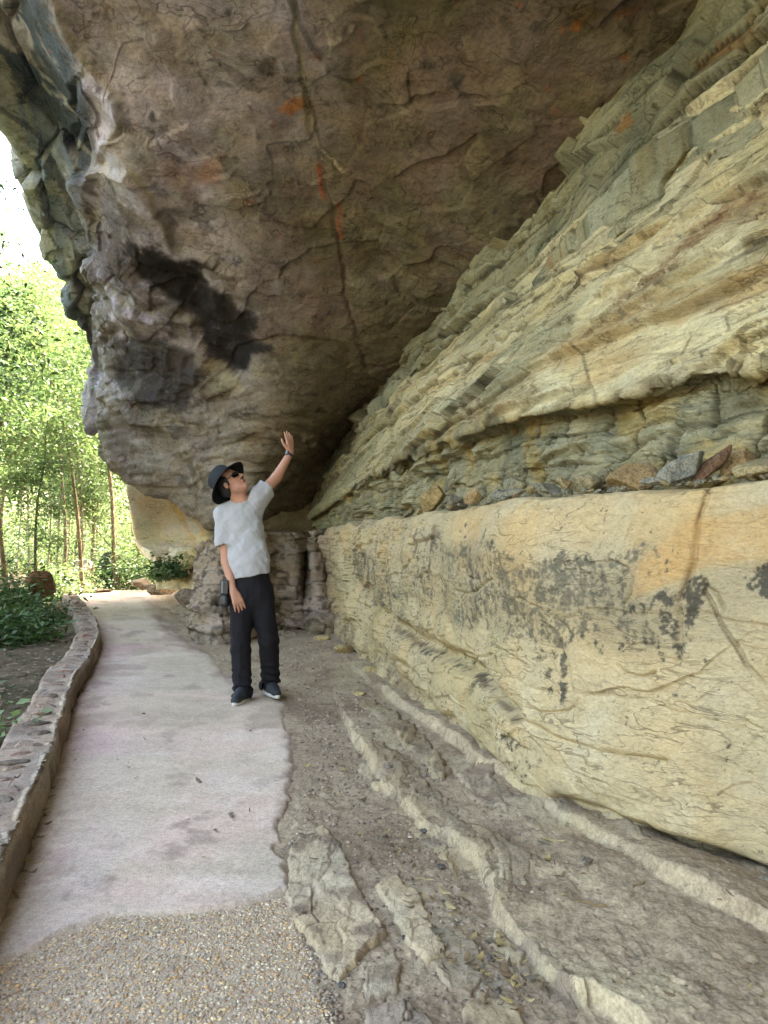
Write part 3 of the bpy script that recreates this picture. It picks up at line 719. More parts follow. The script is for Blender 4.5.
for ln, w, c, k in [([(50, -10), (75, 50), (117, 95), (122, 118)], 3, cream, .6), ([(122, 118), (104, 150), (99, 200), (92, 250)], 1.6, cream, .5), ([(130, 168), (148, 195), (165, 235), (180, 250)], 3.2, cream, .8),
                    ([(105, 282), (125, 304), (160, 312), (190, 321), (205, 345), (216, 366), (242, 388)], 2.6, cream, .8), ([(295, -5), (300, 60), (310, 130)], 4, lin(150, 142, 106), .7),
                    ([(310, 100), (326, 180), (340, 250), (346, 300), (366, 370)], 1.8, lin(84, 58, 46), .6), ([(320, 170), (323, 200)], 2, lin(190, 96, 60), .8), ([(338, 205), (341, 240)], 1.6, lin(186, 92, 60), .7),
                    ([(310, 0), (312, 25), (322, 22), (330, 40), (329, 56)], 1.1, lin(198, 190, 168), .9), ([(322, 3), (332, 20), (316, 38)], 1, lin(198, 190, 168), .8), ([(313, 132), (318, 150), (333, 160), (345, 174)], 1.0, lin(206, 198, 172), .9), ([(313, 132), (314, 150), (322, 160)], .9, lin(206, 198, 172), .8),
                    ([(120, 350), (150, 345), (176, 352)], 1.6, cream, .5), ([(0, 55), (25, 100), (40, 150), (60, 185)], 2, cream, .6), ([(52, 150), (60, 190), (80, 215), (92, 232)], 2, lin(196, 190, 170), .7)]: streak(ln, w, c, k)
C = blend(C, lin(176, 110, 70), .5*sst(.56, .66, fbm(S, 9, 3, 130))*(U > 1)*(py < 330))
C = blend(C, lin(160, 152, 122), .3*sst(.2, .4, fbm(S, 3.3, 4, 131)*.7+.5*fine)*(1-outer))
lg, lge = facets(aniso(S+.25*fbm(S, 1.3, 4, 129)[..., None], .8, .8, 2), 1.8, 132, 0)
C *= (1 + .16*lg + .20*fine*fz_ + .05*speck)[..., None]
C = blend(C, lin(190, 180, 162), .55*sst(.25, .45, fbm(S + .3*fbm(S, 2, 3, 133)[..., None], 2.6, 4, 134))*(1-m)); C = blend(C, lin(86, 78, 68), .5*sst(.28, .42, fbm(S + .3*fbm(S, 2, 3, 135)[..., None], 3.4, 4, 136))); C = blend(C, lin(120, 102, 96), .4*sst(.2, .4, fbm(aniso(S, .5, 1, 1), 1.9, 4, 137))*(1-outer))
for ln, w, k in [([(100, 190), (140, 235), (190, 290), (240, 345)], 9, .4), ([(60, -10), (110, 90), (150, 170), (185, 240)], 7, .3), ([(110, 120), (160, 200), (230, 270), (290, 330)], 8, .3), ([(180, 60), (215, 150), (262, 250), (300, 330)], 10, .28), ([(96, 300), (120, 360), (150, 400), (200, 420)], 8, .35)]:
    dd, sg = line_d(px + 26*wb[0], py + 26*wb[1], ln); C = blend(C, lin(82, 74, 72), k*np.exp(-(dd/w)**2)*sst(-.4, .2, fine+.4*mott))
vein = fbm(S + .2*fbm(S, 2.5, 3, 138)[..., None], 2.2, 2, 139, ridge=True); C = blend(C, lin(186, 176, 150), .5*sst(.90, .97, vein)*(1-m)*(1-outer))
C = C*(1 + (1-m)[..., None]*np.array([-.05, .02, .15]))*np.array([1.10, 1.09, 1.13]); C = blend(C, lin(96, 84, 80), .45*patch([(60, 180), (130, 190), (190, 250), (250, 300), (230, 400), (120, 430), (95, 360)], 25, 25)*sst(-.5, .1, fine+mott)); C = np.clip(C*.70, .008, .85)
edg = .5*fbm(aniso(S, .5, 1, 1), 7, 4, 144) + .3*fine
for (poly, c, k, so, wo), kk_, cc in zip(patches[:2], (.84, .5), (1.0, 1.6)): C = blend(C, c*cc, kk_*sst(.22, .62, patch(poly, 14, 10)+1.2*edg)*(.8+.2*sst(-.3, .1, fine)))
m_c = rock_mat('stained_ceiling_rock', (.8, .8, 1.5), .5, 15, .07, True, .02, 4, (.7, .7, 1.8))
mesh_obj('ceiling', Q2.reshape(-1, 3), grid_faces(*Q.shape[:2]), m_c, cliff, C, smooth=True)

# ---- yellow rock pillar in the distance under the lip, and its base
def pl(rows): return [[P(*p) for p in r] for r in rows]
pil = pl([[(122, 462, 15.2), (116, 480, 15.2), (118, 510, 15.3), (128, 545, 15.0), (150, 575, 14.0), (150, 600, 14)],
          [(130, 440, 14.6), (128, 478, 14.4), (134, 520, 14.4), (140, 545, 14.3), (156, 562, 13.6), (160, 590, 13.4)],
          [(150, 440, 14.6), (150, 480, 14.6), (152, 515, 14.8), (158, 545, 14.6), (172, 562, 13.6), (175, 590, 13.2)],
          [(178, 440, 15.2), (178, 490, 15.0), (182, 520, 15.2), (186, 545, 14.8), (190, 556, 13.4), (195, 590, 13)],
          [(205, 440, 15.4), (205, 490, 15.4), (206, 525, 15.2), (210, 540, 14.4), (212, 552, 13), (215, 590, 12.6)],
          [(260, 440, 14.6), (260, 490, 14.6), (262, 525, 14.2), (262, 535, 13.6), (262, 552, 12.5), (262, 590, 12)],
          [(330, 440, 13), (330, 490, 13), (330, 520, 13), (330, 535, 12.6), (330, 552, 12), (330, 590, 12)]])
pil = [off(r, 0, 1.5 if i == 0 else 0, 0) if i == 0 else np.array(r) for i, r in enumerate(pil)]
for i in range(len(pil)): pil[i][0] = pil[i][0] + np.array([0, 0, 3.5])
Q, us, vs = loft(pil, 1.5)
N = grid_normals(Q)
if N[N.shape[0]//2, N.shape[1]//2, 1] > 0: N = -N
px, py = pix(Q); S = sth(Q); wobble = (fbm(S, 3, 3, 141), fbm(S, 3, 3, 142)); wb = wobble
d = .10*fbm(S, .8, 3, 143) + .04*fbm(S, 3, 4, 144)
f1, e1 = facets(aniso(S, .6, .6, 1.5), 2.2, 145, .5); d += .12*f1*sst(530, 556, py) + .02*f1
Q2 = Q + N*d[..., None]; px, py = pix(Q2); fine = fbm(S, 9, 4, 146)
C = lin(244, 230, 206)*np.ones(Q.shape); C = blend(C, lin(238, 222, 180), sst(-.1, .3, fbm(S, 1.5, 3, 147)))
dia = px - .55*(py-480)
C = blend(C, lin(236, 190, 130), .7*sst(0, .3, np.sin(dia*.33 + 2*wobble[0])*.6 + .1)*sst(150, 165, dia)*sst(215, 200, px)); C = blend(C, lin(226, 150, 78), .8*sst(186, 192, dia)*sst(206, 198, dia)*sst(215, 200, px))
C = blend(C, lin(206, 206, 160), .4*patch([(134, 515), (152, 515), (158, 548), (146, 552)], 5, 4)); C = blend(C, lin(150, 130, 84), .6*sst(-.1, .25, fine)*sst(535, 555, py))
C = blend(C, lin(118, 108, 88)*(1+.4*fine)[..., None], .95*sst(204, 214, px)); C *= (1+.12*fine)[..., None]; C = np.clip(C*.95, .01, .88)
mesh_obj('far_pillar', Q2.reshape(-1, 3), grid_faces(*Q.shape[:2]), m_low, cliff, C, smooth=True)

# ---- the outcrop behind the man
oc = [[(196, 556, 9.6), (193, 575, 9.3), (190, 600, 9.0), (192, 628, 8.7), (190, 662, 8.6)],
      [(207, 540, 9.2), (204, 570, 8.9), (201, 600, 8.6), (200, 628, 8.35), (200, 662, 8.2)],
      [(224, 536, 9.1), (224, 565, 8.8), (222, 600, 8.5), (220, 634, 8.2), (220, 662, 8.1)],
      [(250, 536, 9.3), (250, 565, 9.1), (250, 600, 8.9), (250, 632, 8.6), (250, 662, 8.5)],
      [(275, 535, 9.8), (275, 565, 9.7), (275, 600, 9.6), (275, 626, 9.4), (275, 662, 9.3)],
      [(300, 534, 10.1), (300, 565, 9.9), (300, 600, 9.8), (300, 622, 9.7), (300, 662, 9.6)],
      [(308, 534, 10.7), (306, 565, 10.6), (303, 600, 10.5), (303, 622, 10.3), (303, 662, 10.2)],
      [(313, 534, 10.2), (311, 565, 9.9), (309, 600, 9.7), (308, 624, 9.4), (308, 662, 9.3)],
      [(322, 533, 10.3), (322, 565, 10.0), (324, 600, 9.6), (322, 628, 9.1), (322, 662, 9.0)],
      [(340, 533, 10.7), (340, 565, 10.5), (345, 600, 10.0), (350, 628, 9.4), (350, 662, 9.2)]]
oc = pl(oc)
for r in oc:
    r.insert(0, r[0] + np.array([0, .12, .03])); r.insert(0, r[0] + np.array([.3, 2.6, .05]))
Q, us, vs = loft(oc, 1.3)
N = grid_normals(Q)
if N[N.shape[0]//2, N.shape[1]//2, 1] > 0: N = -N
px, py = pix(Q); S = sth(Q)
Sw = S+.08*fbm(S, 2, 3, 150)[..., None]
f1, e1 = facets(aniso(Sw, .8, .8, 2.2), 2.2, 151, .5); f2, e2 = facets(aniso(Sw, 1, 1, 2.5), 6, 152, .6)
rl = .4*sst(262, 236, px); ow, of1, ob, oj = saw(Sw, 4.5, 1.6, 255, .5)
f3, e3 = facets(aniso(Sw, 1, 1, 1), 9, 153, .8)
d = .06*f1 + .02*f2 + .10*ow - .05*sst(.06, 0, oj) + rl*(.05*f3 - .05*sst(.15, 0, e3)) + .03*fbm(S, 4, 4, 154)
Q2 = Q + N*(d*sst(.9, 1.6, vs)[None])[..., None]; fine = fbm(S, 13, 4, 155); lm = fbm(aniso(S, .2, .2, 2), 6, 4, 156)
C = lin(184, 172, 158)*(1+.3*(ob-.5))[..., None]*np.ones(Q.shape); C = blend(C, lin(166, 148, 122), .7*sst(-.1, .3, lm)*(1-rl)); C = blend(C, lin(90, 84, 78), .75*sst(.05, .25, fine+.3*lm)); C = blend(C, lin(206, 182, 168), 0*rl)
C = blend(C, lin(60, 56, 54), .8*sst(.05, .2, fbm(S, 5, 4, 157))*rl*sst(560, 590, py)); C = blend(C, lin(96, 92, 60), .5*sst(0, .4, fbm(S, 2, 3, 158))*(1-rl))
C *= (1-.6*np.clip(sst(.90, .98, of1)+sst(.05, 0, oj), 0, 1))[..., None]; C *= (1+.1*fine)[..., None]; C = np.clip(C*np.array([.64, .59, .57]), .01, .9)
oc_o = mesh_obj('rock_outcrop', Q2.reshape(-1, 3), grid_faces(*Q.shape[:2]), m_mid, cliff, C, smooth=False)
# ================================================================= GROUND
# kerb centre-line traced on the ground: path-side foot of the kerb, near to far
kerb_px = [(-240, 1500), (-100, 1130), (0, 925), (30, 838), (56, 768), (70, 720), (82, 690), (97, 662), (101, 648), (99, 634), (92, 622), (84, 610), (75, 600), (66, 594)]
kerb = np.array([G(*p)[:2] for p in kerb_px])
kerb[0] = kerb[1] + (kerb[1]-kerb[2])*2.5
def side(X, Y):
    """signed distance to the kerb foot (negative on the forest side)"""
    d, s = line_d(X, Y, np.vstack([kerb, kerb[-1] + (kerb[-1]-kerb[-2])*60])); return d*(-s)
step_line = [G(x, y)[:2] for x, y in [(350, 735), (356, 752), (385, 790), (428, 832), (478, 868), (500, 925), (558, 988), (622, 1030), (760, 1200), (1200, 1900)]]
step2 = [G(x, y)[:2] for x, y in [(380, 690), (440, 742), (490, 782), (548, 800), (560, 826), (600, 858), (660, 900), (768, 958), (1000, 1100), (1600, 1500)]]
def gh(X, Y):
    Q = np.stack([X, Y, np.zeros_like(X)], -1)
    near_ = (Y < 16)
    sd = side(X, Y)
    z = .012*fbm(Q, 1.3, 3, 200)
    # forest side: just below the kerb top, then falling away
    z = np.where(sd < 0, z + .02 - .30*sst(.4, 3.5, -sd) - 1.6*sst(3.5, 16, -sd) - .0*sd + .08*fbm(Q, .7, 3, 201)*sst(.25, 1.2, -sd), z)
    # bedrock steps on the wall side
    bq = np.round(Q*9)/9; d1, s1 = line_d(X+.018*fbm(Q, 3, 3, 202)+.022*fbm(bq, 7, 1, 206), Y+.018*fbm(Q, 3, 3, 203)+.02*fbm(bq, 7, 1, 207), step_line); i1 = s1*d1
    d2, s2 = line_d(X+.05*fbm(Q, 3, 3, 204), Y+.05*fbm(Q, 3, 3, 205), step2); i2 = s2*d2
    fade = sst(6.0, 4.0, Y)
    rr = sst(-.006, .014, i1)*fade; r2 = sst(-.008, .02, i2)*sst(7.5, 5, Y)
    bk1 = .60 + .40*sst(-.35, .25, fbm(Q, 3.3, 3, 240)); rr = rr*bk1; r2 = r2*(.6+.4*sst(-.3, .3, fbm(Q, 2.7, 3, 241)))
    z = z + .055*rr + .055*r2 - .06*sst(.12, .35, i2)*r2*sst(4.5, 3.5, Y)
    px_, py_ = pix(np.stack([X, Y, np.zeros_like(X)], -1))
    # dirt mound and rocky slope by the foot of the far pillar
    m = poly_sd(px_, py_, [(150, 592), (175, 612), (205, 640), (230, 600), (300, 585), (300, 568), (150, 568)])
    z = z + np.clip(-m/45, 0, 1)*.35*(Y < 18) 
    return z, sd, i1, i2, px_, py_

pxs = np.concatenate([np.linspace(-3200, -300, 40)[:-1], np.linspace(-300, -20, 30)[:-1], np.arange(-20, 790, 1.7), np.linspace(800, 1100, 25), np.linspace(1150, 4000, 24)])
pys = np.concatenate([np.arange(1500, 1040, -12), np.arange(1040, 560, -1.5), np.linspace(560, 546, 24)])
Yg = CAMZ*FPX/(pys-HOR)
X = (pxs[None]-384)/740*Yg[:, None]; Y = np.broadcast_to(Yg[:, None], X.shape).copy()
z, sd, i1, i2, gx, gy = gh(X, Y)
Q0 = np.stack([X, Y, z], -1)
det = fbm(Q0, 14, 4, 210); peb, pe = facets(Q0, 45, 211, .6)
on_path = poly_sd(gx + 4*fbm(Q0, 6, 3, 212), gy + 4*fbm(Q0, 6, 3, 213), [(-400, 1600), (-100, 1130), (0, 925), (56, 768), (82, 690), (101, 648), (92, 622), (66, 594), (84, 588), (165, 588), (150, 600), (162, 622), (192, 640), (212, 652), (228, 672), (258, 690), (286, 702), (292, 730), (298, 770), (288, 812), (284, 850), (292, 892), (312, 950), (336, 1024), (420, 1300), (420, 1600)])
Q0[..., 2] += np.where(sd > 0, 1, 2.0)*.006*det*sst(-1, 3, on_path) + .004*peb*sst(0, 4, on_path)*(Y < 6) - .012*sst(-7, -16, on_path)*(Y < 30)
for (cx, cy, r, a) in [(700, 905, 60, .02), (600, 870, 40, .015), (660, 960, 80, .02)]:
    q = G(cx, cy); Q0[..., 2] += a*np.exp(-((X-q[0])**2+(Y-q[1])**2)/(2*(r/740*q[1])**2))
fine = fbm(Q0, 30, 3, 214); mo = fbm(Q0, 2.5, 4, 215)
C = lin(152, 135, 114)*np.ones(Q0.shape); C = blend(C, lin(130, 112, 94), sst(-.1, .4, mo)*.8); C = blend(C, lin(172, 156, 132), .6*sst(.0, .4, fbm(Q0, 5, 4, 216)))
rockm = np.clip(sst(.012, .05, np.abs(0*i1)+0), 0, 1)
r1 = sst(-.03, .0, i1)*sst(.10, .02, i1 + .10*fbm(Q0, 5, 4, 217))*sst(6, 4.5, Y); r2m = sst(-.035, 0, i2)*sst(.16, .04, i2 + .12*fbm(Q0, 4, 4, 218))*sst(7.5, 6, Y)
C = blend(C, lin(172, 156, 130), .7*np.clip(sst(-.03, -.004, i1)*sst(.05, .02, i1 + .05*fbm(Q0, 5, 4, 217))*sst(6, 4.5, Y) + sst(-.03, -.004, i2)*sst(.06, .02, i2 + .06*fbm(Q0, 5, 4, 218))*sst(7.5, 6, Y), 0, 1)*sst(-.6, 0, fine))
C = blend(C, lin(176, 162, 134), .6*sst(.05, .25, fbm(Q0*np.array([1, 1, 1]), 3.2, 5, 219))*(i1 > 0)*(Y < 7))
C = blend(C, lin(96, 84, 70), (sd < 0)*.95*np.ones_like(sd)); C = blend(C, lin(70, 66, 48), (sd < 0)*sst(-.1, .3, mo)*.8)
C *= (1+.18*fine)[..., None]; C = np.clip(C*.95, .01, .8)
n = NT('dry_soil'); v = n.obj(); c = n.attr()
n1 = n.noise(v, 26, 3, .7); n2 = n.noise(v, 120, 1, .7); vo = n.vor(v, 75); 
c = n.mix(c, n.ramp(n1.outputs[0], [(.3, .68), (.5, 1), (.7, 1.25)]), 1, 'MULTIPLY'); c = n.mix(c, n.ramp(n2.outputs[0], [(.3, .8), (.5, 1), (.7, 1.15)]), 1, 'MULTIPLY')
c = n.mix(c, n.mix((.8, .78, .76), (1.2, 1.18, 1.15), vo.outputs['Color']), .5, 'MULTIPLY')
nm = n.bump(n1.outputs[0], .25, .008); nm = n.bump(vo.outputs['Distance'], .3, .006, nm)
n.principled(c, .95, nm, .1); m_soil = n.m
V = Q0.reshape(-1, 3); Fg = grid_faces(*X.shape, flip=True)
# coarse remainder behind the camera and out to the horizon, a little lower
cx_ = np.concatenate([-np.geomspace(400, 6, 18), [-3, 0, 3], np.geomspace(6, 400, 18)]); cy_ = np.concatenate([-np.geomspace(400, 3, 16), [0, 1.5, 5, 10], np.geomspace(16, 900, 18)])
CX, CY = np.meshgrid(cx_, cy_, indexing='ij'); cz, *_ = gh(CX, CY); cz = np.where(CY > 1, cz-.25, cz-.06)
V2 = np.stack([CX, CY, cz], -1).reshape(-1, 3); F2 = grid_faces(*CX.shape, flip=True)
C2 = np.broadcast_to(np.array([.10, .085, .06]), V2.shape)
g_o = mesh_obj('ground', np.concatenate([V, V2]), np.concatenate([Fg, F2+len(V)]), m_soil, None, np.concatenate([C.reshape(-1, 3), C2]), smooth=True)
g_o['kind'] = 'structure'

# ---- poured concrete path
keep_d = poly_sd(gx, gy, [(-400, 1600), (-100, 1130), (-6, 925), (50, 768), (78, 690), (97, 650), (88, 622), (62, 594), (84, 587), (167, 587), (152, 600), (163, 622), (192, 640), (212, 652), (228, 672), (258, 690), (286, 702), (292, 730), (298, 770), (288, 812), (284, 850), (292, 896), (318, 960), (338, 1024), (424, 1300), (424, 1600)])
wz = 7*fbm(Q0, 9, 4, 220) + 5*fbm(Q0, 3, 3, 221) + 4*fbm(Q0, 28, 3, 231); kd = keep_d + wz*np.clip((gy-560)/300, .15, 1)*1.2
agg = poly_sd(gx + 4*fbm(Q0, 8, 3, 222), gy + 5*fbm(Q0, 8, 3, 223), [(292, 893), (250, 905), (200, 913), (110, 915), (60, 935), (0, 962), (-400, 1120), (-400, 1700), (600, 1700), (600, 893)])
Zc = .014 + .0035*fbm(Q0, 5, 4, 224) + .006*fbm(Q0, .9, 2, 225) - .030*sst(-9, 3.5, kd)
Zc = Zc - np.where(agg < 0, .012, 0)*sst(1, -2, agg)
stepy, _ = line_d(gx + 3*wz*0, gy + .6*wz, [(60, 650), (100, 650), (150, 646), (200, 636), (240, 632)])
Zc = Zc + .02*sst(648, 638, gy + .4*wz - (gx-100)*-.12)                 # low joint across the path
keep = (kd < 3.2) & (Y < 24)
kf = keep[:-1, :-1] & keep[1:, 1:] & keep[1:, :-1] & keep[:-1, 1:]
Qp = np.stack([X, Y, np.where(True, Zc, 0)], -1)
mo = fbm(Q0, 1.2, 4, 226); fi = fbm(Q0, 20, 4, 227)
C = lin(204, 191, 174)*np.ones(Q0.shape); C = blend(C, lin(212, 192, 178), sst(-.1, .4, fbm(Q0*np.array([1, .5, 1]), 1.6, 4, 228))); C = blend(C, lin(190, 178, 164), .7*sst(0, .4, mo))
C = blend(C, lin(190, 160, 160), .6*sst(5, 1, stepy)); C = blend(C, lin(208, 178, 178), .5*sst(.45, .1, sd)*sst(-.2, .3, mo+fi*.5))
C = blend(C, lin(156, 138, 122), np.clip(1.1*sst(-16, 0, kd + 9*fbm(Q0, 4, 3, 232)), 0, .9)*(gx > 120)*sst(-.9, -.1, fi))
C = blend(C, lin(160, 146, 132), .5*sst(.12, .4, fbm(Q0, 1.7, 5, 233))); C = blend(C, lin(150, 134, 126), .6*sst(.3, .45, fbm(Q0, 4, 5, 234))); C = blend(C, lin(222, 212, 200), .4*sst(.2, .4, fbm(Q0, 2.3, 5, 235)))
C = blend(C, lin(140, 124, 112), .5*sst(-14, 1.5, kd)*sst(-.3, .3, fi)); C = blend(C, lin(150, 132, 118), .5*sst(.25, .0, sd)*sst(-.1, .3, fi))
C = blend(C, lin(188, 178, 156), .5*sst(.1, .35, fbm(Q0*np.array([.5, 1.5, 1]), 1.4, 4, 229)))
C = blend(C, lin(184, 170, 150), sst(3, -3, agg)); ckf = fbm(Q0 + .1*fbm(Q0, 4, 3, 236)[..., None], 1.1, 2, 237, ridge=True); C = blend(C, lin(120, 108, 100), .5*sst(.982, .992, ckf)); C *= (1+.07*fi)[..., None]; C = np.clip(C*np.array([.86, .81, .79]), .01, .85)
n = NT('worn_concrete'); v = n.obj(); c = n.attr(); n1 = n.noise(v, 55, 3, .7); n2 = n.noise(v, 190, 1, .6); n3 = n.noise(v, 9, 5, .6)
c = n.mix(c, n.ramp(n1.outputs[0], [(.3, .78), (.5, 1), (.7, 1.14)]), 1, 'MULTIPLY'); c = n.mix(c, n.ramp(n2.outputs[0], [(.3, .78), (.6, 1.1)]), 1, 'MULTIPLY'); c = n.mix(c, n.ramp(n3.outputs[0], [(.3, .9), (.6, 1.05)]), 1, 'MULTIPLY')
nm = n.bump(n1.outputs[0], .25, .004); nm = n.bump(n3.outputs[0], .3, .02, nm)
n.principled(c, .9, nm, .15); m_con = n.m
Vp, Fp, u = compact(Qp.reshape(-1, 3), grid_faces(*X.shape, keep=kf, flip=True))
p_o = mesh_obj('path', Vp, Fp, m_con, None, C.reshape(-1, 3)[u], smooth=True); p_o['kind'] = 'structure'
AGG = [(292, 896), (250, 906), (200, 914), (110, 917), (60, 936), (0, 964), (-120, 1010), (-120, 1120), (372, 1120), (334, 1024), (312, 960)]

# exposed pebbles set in the rough paving
rs = np.random.RandomState(5)
t_ = (1+5**.5)/2
ico = np.array([(-1, t_, 0), (1, t_, 0), (-1, -t_, 0), (1, -t_, 0), (0, -1, t_), (0, 1, t_), (0, -1, -t_), (0, 1, -t_), (t_, 0, -1), (t_, 0, 1), (-t_, 0, -1), (-t_, 0, 1)])/math.sqrt(1+t_*t_)
icf = np.array([(0, 11, 5), (0, 5, 1), (0, 1, 7), (0, 7, 10), (0, 10, 11), (1, 5, 9), (5, 11, 4), (11, 10, 2), (10, 7, 6), (7, 1, 8), (3, 9, 4), (3, 4, 2), (3, 2, 6), (3, 6, 8), (3, 8, 9), (4, 9, 5), (2, 4, 11), (6, 2, 10), (8, 6, 7), (9, 8, 1)])
def icosub(V, F):
    V = list(map(tuple, V)); cache = {}; out = []
    def mid(a, b):
        k = (min(a, b), max(a, b))
        if k not in cache: m = (np.array(V[a])+V[b])/2; V.append(tuple(m/np.linalg.norm(m))); cache[k] = len(V)-1
        return cache[k]
    for a, b, c in F:
        x, y, z_ = mid(a, b), mid(b, c), mid(c, a); out += [(a, x, z_), (b, y, x), (c, z_, y), (x, y, z_)]
    return np.array(V), np.array(out)
ico1, icf1 = icosub(ico, icf)
def scatter_pebbles(n, poly, rmin, rmax, zoff, flat, palette, seed, z_at=None, ico_=(ico1, icf1), minpy=None):
    rs = np.random.RandomState(seed); pts = []
    poly = np.array(poly, float)
    P3 = np.array([G(*p)[:2] for p in poly]); lo, hi = P3.min(0), P3.max(0)
    while len(pts) < n:
        c = rs.uniform(lo, hi, (n*4, 2)); g = pix(np.stack([c[:, 0], c[:, 1], np.zeros(len(c))], -1))
        w = poly_sd(g[0], g[1], poly) < 0; c = c[w]
        if not len(c): break
        pts += list(c)
    pts = np.array(pts[:n]); k = len(pts)
    r = rmin*(rmax/rmin)**(rs.rand(k)**1.8)
    sh = rs.uniform(.65, 1.35, (k, 3)); sh[:, 2] = flat*rs.uniform(.7, 1.2, k)
    a = rs.rand(k)*6.28; ca, sa = np.cos(a), np.sin(a)
    V = ico_[0][None]*(sh*r[:, None])[:, None, :]*(1+.18*rs.uniform(-1, 1, (k, len(ico_[0]), 1)))
    x = V[..., 0]*ca[:, None]-V[..., 1]*sa[:, None]; y = V[..., 0]*sa[:, None]+V[..., 1]*ca[:, None]
    zz = z_at(pts) if z_at is not None else np.zeros(k)
    V = np.stack([x+pts[:, None, 0], y+pts[:, None, 1], V[..., 2]+(zz+zoff*r)[:, None]], -1)
    pal = np.array(palette); col = pal[rs.randint(0, len(pal), k)]*rs.uniform(.75, 1.2, (k, 1))
    Cc = np.repeat(col, len(ico_[0]), 0); Ff = (ico_[1][None]+np.arange(k)[:, None, None]*len(ico_[0])).reshape(-1, 3)
    return V.reshape(-1, 3), Ff, Cc
m_peb = (lambda n: (n.principled(n.mix(n.attr(), n.ramp(n.noise(n.obj(), 160, 3).outputs[0], [(.3, .8), (.7, 1.15)]), 1, 'MULTIPLY'), .7, None, .3), n.m)[1])(NT('pebble'))
pal = [(lin(*c)*.62+lin(196, 176, 144)*.30) for c in [(214, 186, 140), (196, 160, 112), (170, 132, 100), (150, 140, 128), (120, 112, 106), (222, 210, 186), (190, 176, 156), (140, 96, 78), (200, 150, 90), (170, 160, 146), (182, 160, 150)]]
gz = lambda pts: gh(pts[:, 0], pts[:, 1])[0]
V, F_, Cc = scatter_pebbles(17000, AGG, .0020, .0066, .0, .5, pal, 7, lambda p: (lambda A: .0025 + .0035*fbm(A, 5, 4, 224) + .006*fbm(A, .9, 2, 225))(np.stack([p[:, 0], p[:, 1], gh(p[:, 0], p[:, 1])[0]], -1)), (ico, icf))
pb = mesh_obj('pebbles', V, F_, m_peb, None, Cc, smooth=True); tag(pb, kind='stuff')

# loose gravel and stone chips on the soil
grav = Batch(); gp = [lin(*c)*.85 for c in [(156, 140, 124), (138, 122, 110), (118, 106, 98), (166, 148, 130), (172, 156, 138), (140, 118, 102)]]
for poly, k, r0, r1, sd_ in [([(300, 700), (350, 735), (370, 790), (470, 900), (560, 1024), (345, 1024), (300, 930), (292, 880), (305, 780)], 2300, .002, .011, 1), ([(210, 655), (340, 640), (370, 690), (480, 790), (380, 790), (300, 705), (262, 690)], 1000, .004, .018, 2),
                             ([(470, 800), (640, 890), (768, 960), (768, 1024), (640, 1024), (500, 900)], 1200, .002, .008, 3), ([(165, 610), (205, 640), (300, 640), (290, 625), (215, 640), (190, 605)], 300, .008, .03, 4),
                             ([(640, 850), (768, 900), (768, 950), (660, 880)], 200, .003, .012, 6), ([(288, 840), (306, 830), (300, 890), (330, 960), (345, 1024), (326, 1024), (296, 930)], 500, .003, .009, 8),
                             ([(0, 930), (56, 775), (66, 775), (30, 900), (0, 960)], 110, .003, .010, 9)]:
    V, F_, Cc = scatter_pebbles(k, poly, r0, r1, .15, .6, gp, 30+sd_, gz, (ico, icf)); grav.add(V, F_); grav.C.append(Cc)
go = grav.obj('gravel', m_peb); tag(go, kind='stuff')
# ================================================================= KERB WALL WITH SET STONES
def resample(line, step):
    L = np.array(line, float); seg = np.linalg.norm(np.diff(L, axis=0), axis=1); cum = np.concatenate([[0], np.cumsum(seg)])
    n = max(2, int(cum[-1]/step)); q = np.linspace(0, cum[-1], n)
    return np.stack([np.interp(q, cum, L[:, k]) for k in range(L.shape[1])], -1), q
kl, kq = resample(catmull(kerb[1:], np.linspace(0, len(kerb)-2, 400)), .012)
Tn = np.gradient(kl, axis=0); Tn /= np.linalg.norm(Tn, axis=1, keepdims=True); Ln = np.stack([-Tn[:, 1], Tn[:, 0]], 1)
kw = .25 + .02*np.sin(kq*3.1)
prof = [(-.02, -.06), (0, .01), (.003, .05), (.008, .10), (.012, .132), (.022, .147), (.05, .150)] + [(f, .150) for f in np.linspace(.08, .90, 22)] + [(.96, .145), (1.0, .12), (1.02, .05), (1.03, -.35)]
KV = []
for i, (a, z) in enumerate(prof):
    o = a if i < 7 else a*kw
    KV.append(np.concatenate([kl + Ln*(np.broadcast_to(o, kq.shape))[:, None], np.full((len(kl), 1), z)], 1))
KV = np.array(KV); Nk = grid_normals(KV)
if Nk[14, 50, 2] < 0: Nk = -Nk
dk_ = .012*fbm(KV, 5, 4, 300) + .005*fbm(KV, 22, 4, 301) - .010*sst(.1, .35, fbm(KV, 9, 3, 302)); dk_[:2] = 0
KV2 = KV + Nk*dk_[..., None]; KV2[..., :2] += (Ln*(.03*fbm(np.stack([kl[:, 0], kl[:, 1], kl[:, 0]*0], -1), 2.2, 3, 303))[:, None])[None]
low_wall = empty('kerb_wall', (0, 0, 0)); tag(low_wall, 'low mortared kerb wall with flat stones set along its top at the path edge', 'kerb wall')
fi = fbm(KV, 25, 4, 304); mo = fbm(KV, 4, 4, 305); C = lin(186, 168, 154)*np.ones(KV.shape)
C = blend(C, lin(128, 112, 98), .75*np.clip(sst(-.3, .3, mo+.5*fi), 0, 1)*(np.arange(len(prof))[:, None] < 4)); C = blend(C, lin(150, 132, 120), .7*sst(0, .3, mo)); C = blend(C, lin(206, 192, 178), .6*((np.arange(len(prof))[:, None] >= 4) & (np.arange(len(prof))[:, None] < 9)))
C *= (1+.15*fi)[..., None]; C = np.clip(C*.6, 0, .9)
m_kerb = rock_mat('mortar', (1, 1, 1), .5, 70, .12, False, .012); m_stone = rock_mat('field_stone', (1, 1, 1), .4, 45, .18, False, .01)
